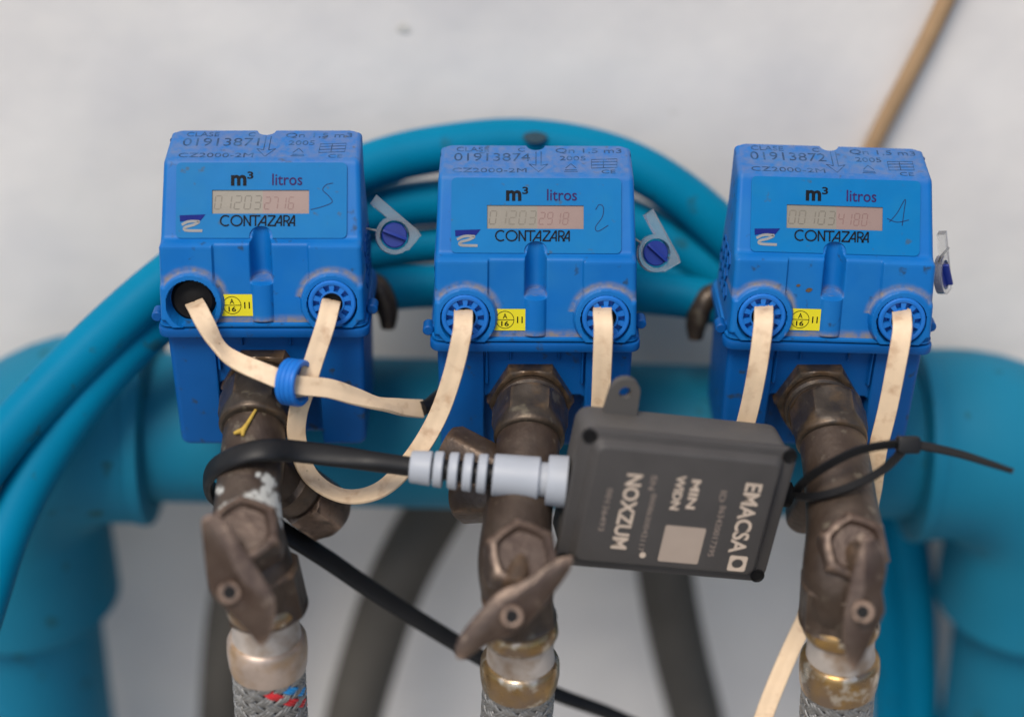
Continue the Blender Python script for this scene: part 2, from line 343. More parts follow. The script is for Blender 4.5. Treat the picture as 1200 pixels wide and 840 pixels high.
for (x, y, r) in ((473, 33, 3.2),):
    if y > 150: continue
    P = ray_plane(x, y, Vector((0, WY, 0)), Vector((0, 1, 0))); h = wall_h(P.x, P.z); m = Mesh()
    rim = [Vector((P.x + r * cos(a) * (1 + .3 * sin(2 * a + x)), WY + h - .25, P.z + r * sin(a) * (1 + .25 * cos(3 * a + y)))) for a in [2 * pi * k / 16 for k in range(16)]]
    m.add(rim + [Vector((P.x, WY + h - .7, P.z))], [[k, (k + 1) % 16, 16] for k in range(16)]); build('stain', m, M_SPOT, wall)

# ------------------------------------------------------------------ water meter (local millimetres; the middle one sits where it is modelled)
XM = 11.7
def yz(row, y): return (y, zat(row, y))
P0 = yz(396, -2.0); P1 = yz(303, 7.0); P2 = yz(298, 11.5); P3 = yz(206, 33.0); P4 = yz(171, 58.5)
HW = [(P0[1], 51.3), (P1[1], 50.6), (P3[1], 49.4), (P4[1] + 5, 48.2)]
def hw(z):
    for (a, wa), (b, wb) in zip(HW, HW[1:]):
        if z <= b: return wa + (wb - wa) * max(0, (z - a)) / (b - a)
    return HW[-1][1]
def linepar(a, b, row):                                      # distance along a->b of the point on a photo row
    lo, hi = -0.5, 1.5
    for _ in range(40):
        t = (lo + hi) / 2; r = proj(Vector((XM, a[0] + (b[0] - a[0]) * t, a[1] + (b[1] - a[1]) * t)))[1]
        if r > row: lo = t
        else: hi = t
    return t * hypot(b[0] - a[0], b[1] - a[1])
class Plane:                                                 # frame of a sloping face of the meter: fr(u, v, n)
    def __init__(s, a, b):
        l = hypot(b[0] - a[0], b[1] - a[1]); s.a = a; s.b = b; s.l = l
        s.t = Vector((0, (b[0] - a[0]) / l, (b[1] - a[1]) / l)); s.n = Vector((0, -s.t.z, s.t.y)); s.o = Vector((0, a[0], a[1]))
    def fr(s, u, v, n): return Vector((u, 0, 0)) + s.o + s.t * v + s.n * n
    def uv(s, px, row):
        v = linepar(s.a, s.b, row); P = s.o + s.t * v; k = (P + Vector((XM, 0, 0)) - CAM).dot(F_)
        return ((px - 600) * k / F_PX - XM, v)
    def box(s, x0, r0, x1, r1):
        a = s.uv(x0, r1); b = s.uv(x1, r0); return (a[0], a[1], b[0], b[1])
FACE, PANEL, STRIP = Plane(P0, P1), Plane(P2, P3), Plane(P3, P4)
PORTX = 35.4; PORTZ = P0[1] + FACE.uv(627, 370)[1] * FACE.t.z
def fillet_line(pts, r, n=4):
    out = [pts[0]]
    for a, b, c in zip(pts, pts[1:], pts[2:]):
        la = hypot(a[0] - b[0], a[1] - b[1]); lc = hypot(c[0] - b[0], c[1] - b[1]); q = min(r, la * .45, lc * .45)
        s = (b[0] + (a[0] - b[0]) * q / la, b[1] + (a[1] - b[1]) * q / la); e = (b[0] + (c[0] - b[0]) * q / lc, b[1] + (c[1] - b[1]) * q / lc)
        for k in range(n + 1):
            t = k / n; out.append(((1 - t) ** 2 * s[0] + 2 * t * (1 - t) * b[0] + t * t * e[0], (1 - t) ** 2 * s[1] + 2 * t * (1 - t) * b[1] + t * t * e[1]))
    out.append(pts[-1]); return out
def cap_field(x, y, z):                                      # front of the cap: returns (y, dust)
    yf = P0[0] + (z - P0[1]) * (P1[0] - P0[0]) / (P1[1] - P0[1])
    d = 0.0; y0 = y
    zb = (z - P1[1])
    infront = 1 - sstep(0.2, 1.0, y - yf) if zb > -6 else 1.0
    colm = sstep(23.4, 24.4, abs(x)) * infront
    y -= 1.9 * colm
    zr = PORTZ
    for s in (-1, 1):
        q = hypot(x - s * PORTX, (z - zr) * 1.02)
        bm = (1 - sstep(15.2, 16.6, q)) * infront
        y = y * (1 - bm) + (yf - 4.4) * bm
        hm = 1 - sstep(12.1, 12.6, q)
        y += 9 * hm
        if z > zr + 2: d = max(d, (sstep(15.6, 16.4, q) * (1 - sstep(17.0, 19.8, q))) * 1.05)
    if abs(x) < 5.6:
        gz0 = P0[1] + FACE.uv(627, 347)[1] * FACE.t.z
        if z > gz0 - 1.0:
            c = 5.3; e = max(0, 1 - (x / c) ** 2)
            yg = 11.2 + (z - gz0) * 0.22 - 8.0 * (1 - sqrt(e)); m_ = sstep(gz0 - .6, gz0 + .3, z)
            y = y + (max(y, yg) - y) * m_
            d = max(d, .7 * (1 - sstep(gz0, gz0 + 3, z)) * m_)
        else:
            e = max(0, 1 - (x / 5.2) ** 2); y -= 2.6 * sqrt(e) * sstep(P0[1] + .5, P0[1] + 2, z)
    if abs(x) < 23.5: d = max(d, 1.3 * (1 - sstep(P0[1] + 1.0, P0[1] + 5.5, z)))
    return y, d
def make_cap():
    M = Mesh(); step = 0.55
    prof = fillet_line([P0, P1, P2, P3, P4], 2.0)
    pts = [prof[0]]; strip_from = None
    for a, b in zip(prof, prof[1:]):
        l = hypot(b[0] - a[0], b[1] - a[1]); n = max(1, int(l / step + .5))
        for k in range(1, n + 1): pts.append((a[0] + (b[0] - a[0]) * k / n, a[1] + (b[1] - a[1]) * k / n))
    n = len(pts); nxs = 190; r = 2.6; yb = P4[0] - 7
    tot = [0]
    for a, b in zip(pts, pts[1:]): tot.append(tot[-1] + hypot(b[0] - a[0], b[1] - a[1]))
    s3 = next(i for i in range(n) if pts[i][0] > P3[0] + 2.5); Ls = tot[-1] - tot[s3]
    def cut(x, W):                                           # how far the strip's back edge is cut away: notch and rounded corners
        c = 0; ax_ = abs(x)
        if ax_ < 4.6: c = sqrt(4.6 ** 2 - x * x) * .85
        e = W - ax_
        if e < 7: c = 7 - sqrt(max(0, 49 - (7 - e) ** 2))
        return c
    V = []; DU = []; cols = None
    for j in range(n):
        y, z = pts[j]; a = pts[max(j - 1, 0)]; b = pts[min(j + 1, n - 1)]; l = hypot(b[0] - a[0], b[1] - a[1])
        nn = Vector((0, -(b[1] - a[1]) / l, (b[0] - a[0]) / l)); W = hw(z); row = []
        zt = P0[1] + (P4[1] - 2 - P0[1]) * tot[j] / tot[-1]
        def place(x):
            yy, zz = y, z; d = 0
            if j >= s3:
                f = (tot[j] - tot[s3]) / Ls; q = f * cut(x, W); tt = (b[0] - a[0]) / l, (b[1] - a[1]) / l
                yy -= tt[0] * q; zz -= tt[1] * q; d = .45
            elif z < P3[1] - 4: yy, d = cap_field(x, y, z)
            if j < s3 and z > P3[1] - 3: d = .3 * sstep(P3[1] - 3, P3[1] + 1, z)
            return Vector((x, yy, zz)), d
        for s in (-1, 1):
            p, d = place(s * (W - r)); seq = []
            seq.append((Vector((s * W, yb, zt)), .35))
            for k in range(5):
                an = pi / 2 * (1 - k / 5); seq.append((p + Vector((s * r * sin(an), 0, 0)) - nn * r * (1 - cos(an)), d * .6))
            if s == -1: left = seq
            else: right = seq[::-1]
        mid = [place(-(W - r) + 2 * (W - r) * k / nxs) for k in range(nxs + 1)]
        row = left + mid + right; cols = len(row)
        V += [q[0] for q in row]; DU += [q[1] for q in row]
    fs = [[j * cols + k, j * cols + k + 1, (j + 1) * cols + k + 1, (j + 1) * cols + k] for j in range(n - 1) for k in range(cols - 1)]
    base = (n - 1) * cols; o = len(V)                        # the back wall, straight down from the top edge
    for k in range(cols): V.append(Vector((V[base + k].x, max(V[base + k].y, yb), P0[1] - 2))); DU.append(0)
    fs += [[base + k, base + k + 1, o + k + 1, o + k] for k in range(cols - 1)]
    M.add(V, fs); M.attr = DU
    return M
Z_SEAM = zat(400.5, -5); Z_LIP0 = zat(412, -5); Z_BOT = zat(537, 0)
def make_body():
    M = Mesh(); nz_, nx_ = 90, 170; V = []; r = 3.0; cols = 0
    for j in range(nz_ + 1):
        z = Z_LIP0 + 1 + (Z_BOT - Z_LIP0 - 1) * j / nz_; W = 50.0 - 1.2 * (z - Z_LIP0) / (Z_BOT - Z_LIP0)
        e = z - Z_BOT
        W -= (4.5 - sqrt(max(0, 4.5 ** 2 - (4.5 - e) ** 2))) if e < 4.5 else 0
        zq = zat(466, 0); yoff = 2.2 * (1 - sqrt(max(0, 1 - (1 - e / 2.5) ** 2))) if e < 2.5 else 0
        def f(x):
            y = 0 + yoff; ax_ = abs(x)
            y += 2.6 * (1 - sstep(25.6, 26.4, ax_))
            for rx in (24.6,):
                y -= 3.4 * (1 - sstep(.5, .95, abs(ax_ - rx))) * sstep(zat(452, 0), zat(449, 0), z)
            y -= 2.2 * (1 - sstep(.4, .8, abs(ax_ - 12.5))) * sstep(zat(424, 0), zat(421, 0), z)
            top = zq - (3.0 - sqrt(max(0, 9 - max(0, ax_ - 23) ** 2)))
            if ax_ < 27: y += 10 * (1 - sstep(25.6, 26.2, ax_)) * (1 - sstep(top - .4, top + .4, z))
            return Vector((x, y, z))
        row = [Vector((-W, 58, z))] + [Vector((-W + r * (1 - cos(a)), f(-W + r).y + r * (1 - sin(a)), z)) for a in [pi / 2 * k / 4 for k in range(4)]]
        row += [f(-(W - r) + 2 * (W - r) * k / nx_) for k in range(nx_ + 1)]
        row += [Vector((W - r * (1 - cos(a)), f(W - r).y + r * (1 - sin(a)), z)) for a in [pi / 2 * k / 4 for k in range(3, -1, -1)]] + [Vector((W, 58, z))]
        V += row; cols = len(row)
    fs = [[j * cols + k, j * cols + k + 1, (j + 1) * cols + k + 1, (j + 1) * cols + k] for j in range(nz_) for k in range(cols - 1)]
    fs += [[j * cols, (j + 1) * cols, (j + 1) * cols + cols - 1, j * cols + cols - 1] for j in range(nz_)]
    fs.append([nz_ * cols + k for k in range(cols)])
    M.add(V, fs)
    slab(M, lambda u, v, n: Vector((u, v, n)), 107, 66, 6, Z_LIP0, Z_SEAM - .9, .8, 0, 27)
    return M
def arc(cx, cy, rx, ry, a0, a1, n=18): return [(cx + rx * cos(radians(a0 + (a1 - a0) * k / n)), cy + ry * sin(radians(a0 + (a1 - a0) * k / n))) for k in range(n + 1)]
def maker_word(box):                                         # the maker's name in thin geometric strokes with joined letters
    x0, y0, x1, y1 = box; W = x1 - x0; H = y1 - y0
    g = lambda pts: [(x0 + p[0] * W, y0 + p[1] * H) for p in pts]
    L = [arc(.07, .5, .068, .47, 50, 310), arc(.216, .5, .073, .47, 0, 360, 28),
         [(.318, .0), (.318, 1.0)], [(.318, .97), (.40, .03)], [(.40, .0), (.40, 1.0)], [(.395, .95), (.535, .95)], [(.47, .95), (.47, .0)],
         [(.50, .0), (.60, 1.0)], [(.605, 1.0), (.605, .0)], [(.545, .32), (.605, .32)],
         [(.635, .95), (.735, .95)], [(.735, .95), (.635, .05)], [(.63, .05), (.745, .05)],
         [(.72, .0), (.81, 1.0)], [(.815, 1.0), (.815, .0)], [(.76, .32), (.815, .32)],
         [(.85, .0), (.85, 1.0)], [(.85, .95), (.895, .95), (.918, .85), (.922, .72), (.915, .58), (.895, .48), (.85, .46)], [(.885, .46), (.93, .0)],
         [(.905, .0), (.985, 1.0)], [(.99, 1.0), (.99, .0)], [(.94, .30), (.99, .30)]]
    return strokes2d([g(l) for l in L], H * .135, .25)
SEG = {'0': 'abcdef', '1': 'bc', '2': 'abged', '3': 'abgcd', '4': 'fgbc', '5': 'afgcd', '6': 'afgcde', '7': 'abc', '8': 'abcdefg', '9': 'abcdfg'}
def seg_lines(s, x0, y0, w_, h_, gap):
    L = []
    for ch in s:
        sl_ = lambda x, y: (x0 + x * w_ + y * .12 * h_, y0 + y * h_)
        S = {'a': ((.1, 1), (.9, 1)), 'b': ((1, .95), (1, .55)), 'c': ((1, .45), (1, .05)), 'd': ((.1, 0), (.9, 0)), 'e': ((0, .05), (0, .45)), 'f': ((0, .55), (0, .95)), 'g': ((.1, .5), (.9, .5))}
        for q in SEG.get(ch, ''): L.append([sl_(*S[q][0]), sl_(*S[q][1])])
        x0 += w_ + gap
    return L
CAP = make_cap(); BODY = make_body()
proto = {}
def water_meter(loc, roll, yaw, label, serial, digits, hand, plugs):
    root = thing('water_meter', label, 'water meter', loc, 'blue water meters on the manifold')
    root.rotation_euler = (0, roll, yaw)
    def shared(key, name, M, mats, parent):
        if key in proto:
            o = proto[key].copy(); COL.objects.link(o); o.parent = parent
        else: o = proto[key] = build(name, M(), mats, parent)
        return o
    cap = shared('cap', 'upper_case', lambda: CAP, M_BLUE, root)
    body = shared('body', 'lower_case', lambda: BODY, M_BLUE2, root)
    xyz = lambda u, v, n: Vector((u, v, n))
    shared('lip', 'case_lip', lambda: slab(Mesh(), xyz, 105.5, 65, 6, Z_SEAM + .5, P0[1] + .6, .9, 0, 27.5), M_BLUE, root)
    shared('gasket', 'gasket', lambda: slab(Mesh(), xyz, 103, 62, 5, Z_SEAM - 1.2, Z_SEAM + 1, .2, 0, 27.5), M_BLACK, root)
    # label plate with its window, words and marks
    b = PANEL.box(528, 209, 727, 297); lcd = PANEL.box(570, 241, 683, 268.5)
    def plate():
        o = rrect(b[2] - b[0], b[3] - b[1], 2.5, 4, (b[0] + b[2]) / 2, (b[1] + b[3]) / 2)
        i0 = next(i for i in range(len(o)) if o[i][1] <= b[1] + .01 and o[i][0] < 0 and (i + 1 == len(o) or o[(i + 1) % len(o)][0] > 0))
        notch = arc(0, b[1] + 1.3, 5.8, 4.8, 180, 0, 14); o = o[:i0 + 1] + [(-5.8, b[1])] + notch + [(5.8, b[1])] + o[i0 + 1:]
        win = [(lcd[0], lcd[1]), (lcd[2], lcd[1]), (lcd[2], lcd[3]), (lcd[0], lcd[3])]
        return put(Mesh(), fill2d([o, win], .9), lambda u, v, n: PANEL.fr(u, v, n + .02))
    pl = shared('plate', 'label_plate', plate, M_LABEL, root)
    up = lambda h: (lambda u, v, n: PANEL.fr(u, v, n + h))
    def rim():
        o = rrect(b[2] - b[0] + .7, b[3] - b[1] + .7, 2.6, 4, (b[0] + b[2]) / 2, (b[1] + b[3]) / 2); o.append(o[0])
        o = [p for p in o]; return put(Mesh(), strokes2d([o[:16], o[17:]] if False else [o[17:] + o[:17]][:1], .35, .12), up(.1))
    mid_x = lcd[0] + (lcd[2] - lcd[0]) * .52
    scr = shared('lcd', 'lcd_screen', lambda: put(Mesh(), fill2d([[(lcd[0] - .3, lcd[1] - .3), (mid_x, lcd[1] - .3), (mid_x, lcd[3] + .3), (lcd[0] - .3, lcd[3] + .3)]], .1), up(.06)), M_LCD, root)
    scr2 = shared('lcdp', 'lcd_screen', lambda: put(Mesh(), fill2d([[(mid_x, lcd[1] - .3), (lcd[2] + .3, lcd[1] - .3), (lcd[2] + .3, lcd[3] + .3), (mid_x, lcd[3] + .3)]], .1), up(.06)), M_LCDP, root)
    scr2['label'] = 'pink tinted half of the display'
    dw = (mid_x - lcd[0]) / 5 * .62; g = (mid_x - lcd[0]) / 5 * .36; dh = (lcd[3] - lcd[1]) * .56; dy = lcd[1] + (lcd[3] - lcd[1]) * .2
    build('digits', put(Mesh(), strokes2d(seg_lines(digits[0], lcd[0] + 1.0, dy, dw, dh, g), .55, .05), up(.17)), M_SEG, scr)
    build('digits', put(Mesh(), strokes2d(seg_lines(digits[1], mid_x + .8, dy, dw * .8, dh * .9, g * .8), .5, .05), up(.17)), M_SEGP, scr2)
    def word(key, s, bx, mt, bold=0): return shared(key, 'lettering', lambda: put(Mesh(), text2d(s, PANEL.box(*bx), .2, bold), up(.93)), mt, pl)
    word('m', 'm', (592, 223.5, 610, 236), M_INK, .035); word('3', '3', (611, 219.5, 618, 228), M_INK, .02); word('l', 'litros', (640, 222, 675, 235.5), M_PURPLE, .006)
    shared('maker', 'maker_name', lambda: put(Mesh(), maker_word(PANEL.box(580, 270.5, 667, 283)), up(.93)), M_INK, pl)
    pp = lambda l: [PANEL.uv(*q) for q in l]
    shared('flag', 'logo_wave', lambda: put(Mesh(), fill2d([pp([(532.5, 270.5), (562.5, 269.5), (557, 276.5), (545, 275.5), (533, 278)])], .2), up(.93)), M_FLAG, pl)
    shared('swash', 'logo_swash', lambda: put(Mesh(), strokes2d([pp([(p[0], p[1]) for p in spline([(535, 281.5), (543, 277.8), (555, 277.6), (549, 281.5), (539, 284.5), (540, 288), (559, 288.5)], 5)])], 1.35, .2), up(.93)), M_GREYINK, pl)
    build('pencil_number', put(Mesh(), strokes2d([pp([tuple(p) for p in spline(l, 6)]) for l in hand], .42, .08), up(.93)), M_PENCIL, pl)
    # relief marks on the dusty top strip
    su = lambda h: (lambda u, v, n: STRIP.fr(u, v, n + h))
    m = Mesh()
    for s, bx, bo in (('CLASE', (534, 173, 572, 178), 0), ('C', (606, 173.5, 614, 178), 0), (serial, (531, 180, 620, 189), .0), ('CZ2000-2M', (529, 197.5, 616, 202.5), 0), ('Qn 1,5 m3', (650, 174, 727, 180), 0), ('2005', (655, 183, 685, 188), 0), ('CE', (704, 199, 720, 203), 0)):
        put(m, text2d(s, STRIP.box(*bx), .12, -.004), su(.02))
    sp = lambda l: [STRIP.uv(*q) for q in l]
    put(m, strokes2d([sp(l) for l in ([(627, 178), (627, 194)], [(633, 178), (633, 194)], [(627, 194), (619, 192.5), (630, 201.5), (641, 192.5), (633, 194)], [(692, 187), (722, 186), (722, 196), (692, 197), (692, 187)], [(692, 190), (722, 189)], [(692, 193.5), (722, 192.5)], [(706, 187), (706, 196.5)], [(660, 201), (676, 201)], [(661, 199.2), (675, 199.2)], [(662, 197), (668, 192), (674, 197)])], .42, .12), su(.02))
    build('relief_marks', m, M_ENGR, cap)
    # yellow verification sticker
    sb = FACE.box(579, 362, 616, 387); fu = lambda h: (lambda u, v, n: FACE.fr(u, v, n + h))
    st = shared('stk', 'sticker', lambda: put(Mesh(), fill2d([[(sb[0], sb[1]), (sb[2], sb[1]), (sb[2], sb[3]), (sb[0], sb[3])]], .25), fu(.25)), M_YEL, root)
    def stk_print():
        m = Mesh(); fw = sb[2] - sb[0]; fh = sb[3] - sb[1]; X = lambda x: sb[0] + x * fw; Y = lambda y: sb[1] + y * fh; cr = fh * .40
        put(m, strokes2d([arc(X(.34), Y(.5), cr, cr, 0, 360, 32), [(X(.34) - cr, Y(.5)), (X(.34) + cr, Y(.5))]], .3, .08), fu(.52))
        for s, q, bo in (('A', (.27, .56, .41, .8), .01), ('16', (.22, .2, .46, .44), .02), ('11', (.72, .35, .9, .65), .02)):
            put(m, text2d(s, (X(q[0]), Y(q[1]), X(q[2]), Y(q[3])), .08, bo), fu(.52))
        return m
    shared('stkp', 'sticker_print', stk_print, M_INK, st)
    gz0 = FACE.uv(627, 347)[1]; sp_ = FACE.fr(0, gz0 + .2, -5.0)
    shared('screw', 'seal_screw', lambda: revolve(Mesh(), sp_ - Vector((0, 0, 5)), sp_ + Vector((0, -.2, 1.2)), [(0, 3.9), (5.0, 3.9), (5.6, 3.4), (5.6, 2.2), (5.2, 2)], 24), M_SCREW, root)
    # ports
    an = FACE.n
    for s in (-1, 1):
        c = FACE.fr(s * PORTX, FACE.uv(627, 370)[1], 4.4)
        if plugs[0 if s < 0 else 1]:
            def plug():
                m = Mesh(); q = c - an * 8
                revolve(m, q, q + an, [(0, 11.9), (8.2, 11.9), (8.9, 11.3), (9.0, 10.2), (8.6, 9.6), (5.0, 9.4), (5, 5.4), (8.4, 5.4), (8.7, 5.9), (8.6, 6.3), (5.0, 6.5)], 48, closed=False)
                ex = Vector((1, 0, 0)); ey = an.cross(ex)
                for k in range(10):
                    a = 2 * pi * (k + .5) / 10; d = ex * cos(a) + ey * sin(a); t = an.cross(d)
                    vs = [q + d * r_ + t * (w_ * e) + an * h_ for r_ in (6.0, 9.8) for w_ in (-1, 1) for e in ((.95 if r_ < 7 else 1.45),) for h_ in (4.5, 8.2)]
                    m.add(vs, [[1, 3, 7, 5], [0, 1, 5, 4], [3, 2, 6, 7], [0, 2, 3, 1], [4, 5, 7, 6]], False)
                return m
            shared('plug%d' % s, 'port_plug', plug, M_PLUG, root)
            shared('well%d' % s, 'plug_well', lambda: revolve(Mesh(), c - an * 9, c, [(0, 12), (4.6, 12), (4.6, 5.4)], 32), M_DARKBLUE, root)
            shared('seal%d' % s, 'port_seal', lambda: revolve(Mesh(), c - an * 9, c, [(0, 5.6), (6.0, 5.6), (6.4, 3)], 32), M_BLACK, root)
        else:
            shared('cone%d' % s, 'port_seal', lambda: revolve(Mesh(), c - an * 9, c, [(-1, 12.2), (.3, 11.4), (1.2, 10.8), (2.2, 9.6), (2.0, 6.5), (3, 4.4), (3.4, 2)], 40), M_BLACK, root)
    def lug(sd):
        m = Mesh(); z = zat(384, 6); q = Vector((-54.5, 8, z)) if sd < 0 else Vector((54.3, 14, z + 1))
        revolve(m, q - Vector((0, 6, 0)), q + Vector((0, 2, 0)), [(0, 2.2), (.5, 2.8), (7.5, 2.8), (8, 2.2)], 20)
        slab(m, lambda u, v, n: Vector((u, n, v)), 5, 3.4, .6, q.y - 4, q.y + 1, .3, q.x - sd * 2.5, q.z)
        return m
    def ribs(sd):
        m = Mesh()
        for i in range(3):
            for k in range(3):
                zc = P0[1] + 13 + i * 9; yc = 22 + k * 9 + (i % 2) * 4.5
                hexa = [(4.6 * cos(pi / 3 * j), 4.6 * sin(pi / 3 * j)) for j in range(7)]
                V, Fc = strokes2d([hexa], .9, .8); m.add([Vector((sd * (hw(zc + p.y) - .05 + p.z), yc + p.x, zc + p.y)) for p in V], Fc, False)
        return m
    for sd in (-1, 1):
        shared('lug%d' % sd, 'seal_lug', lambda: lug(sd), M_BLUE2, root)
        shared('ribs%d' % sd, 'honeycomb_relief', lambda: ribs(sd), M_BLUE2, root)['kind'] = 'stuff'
    return root
H5 = [[(711, 233), (703, 235), (699, 241), (706, 248), (710, 255), (700, 260), (685, 264)]]
H2 = [[(697, 246), (701, 240), (706, 243), (705, 254), (697, 266), (700, 271), (712, 264)]]
H1 = [[(691, 258), (700, 247), (709, 231), (708, 245), (706, 262)], [(688, 254), (700, 258), (714, 255)]]
SM = 0.4333
met = []
for (px, row, roll, yaw, lab, ser, dig, hand, plugs) in (
        (310, 386.5, 0.0, 0.0, 'blue water meter with an open left port and a pencilled 5 on its label', '01913871', ('01203', '2716'), H5, (0, 1)),
        (627, 403.5, 0.3, 0.0, 'blue water meter with a pencilled 2 on its label, in the middle of the row', '01913874', ('01203', '2918'), H2, (1, 1)),
        (970, 404.0, 2.1, 0.4, 'blue water meter with a pencilled 1 and two dark specks above its sticker', '01913872', ('00103', '4180'), H1, (1, 1))):
    q = at(px, row, -9); q0 = at(627, 403.5, -9)
    loc = Vector((q.x, 0, (q.z - q0.z) + 0)) ; loc.y = 0
    loc.z = zat(row, -5) - zat(403.5, -5)
    r = water_meter(loc, radians(roll), radians(yaw), lab, ser, dig, hand, plugs); met.append((r, Matrix.Translation(loc) @ Matrix.Rotation(radians(yaw), 4, 'Z') @ Matrix.Rotation(radians(roll), 4, 'Y')))
# two dark specks on the right meter
m = Mesh()
for (px, row, rr) in ((929 - 343, 335, 1.0), (942 - 343, 340, 1.6)):
    u, v = FACE.uv(px, row); put(m, fill2d([[(u + rr * cos(a) * (1 + .3 * sin(2 * a)), v + rr * .7 * sin(a)) for a in [2 * pi * k / 12 for k in range(12)]]], .15), lambda u, v, n: FACE.fr(u, v, n + .2))
build('dirt_speck', m, M_BRASSD, met[2][0])

# ------------------------------------------------------------------ inlet side, behind the meters
for i, (lever_dir, lab) in enumerate(((1, 'brown inlet valve behind the left meter, its lever poking out to the right'), (0, 'brown inlet valve hidden behind the middle meter'), (-1, 'brown inlet valve behind the right meter, its lever poking out to the left'))):
    T = met[i][1]; z0 = zat(470, -2)
    t = thing('inlet_valve', lab, 'valve', T @ Vector((0, 56, z0)), 'brown inlet valves behind the meters'); o = T @ Vector((0, 56, z0))
    m = Mesh(); tube(m, [T @ Vector((0, y, z)) for y, z in ((54, z0), (70, z0), (84, z0 - 4), (93, z0 - 14), (95, z0 - 32), (95, z0 - 60))], 15, 28); build('valve_body', m, M_BRASS, t, o)
    m = Mesh(); revolve(m, T @ Vector((0, 57, z0)), T @ Vector((0, 70, z0)), [(0, 18), (0, 21, 1), (11, 21, 1), (12, 18)], 48); build('hex_nut', m, M_BRASSD, t, o)
    if lever_dir:
        m = Mesh(); s = lever_dir
        path = spline([(s * 8, 78, z0 + 16, 6), (s * 30, 80, z0 + 18, 6), (s * 48, 78, z0 + 18, 7), (s * 54, 75, z0 + 14, 6.5), (s * 57, 72, z0 + 4, 6), (s * 57, 70, z0 - 5, 4)], 5)
        tube(m, [T @ Vector(p[:3]) for p in path], [p[3] for p in path], 16); build('lever', m, M_BRASSD, t, o)

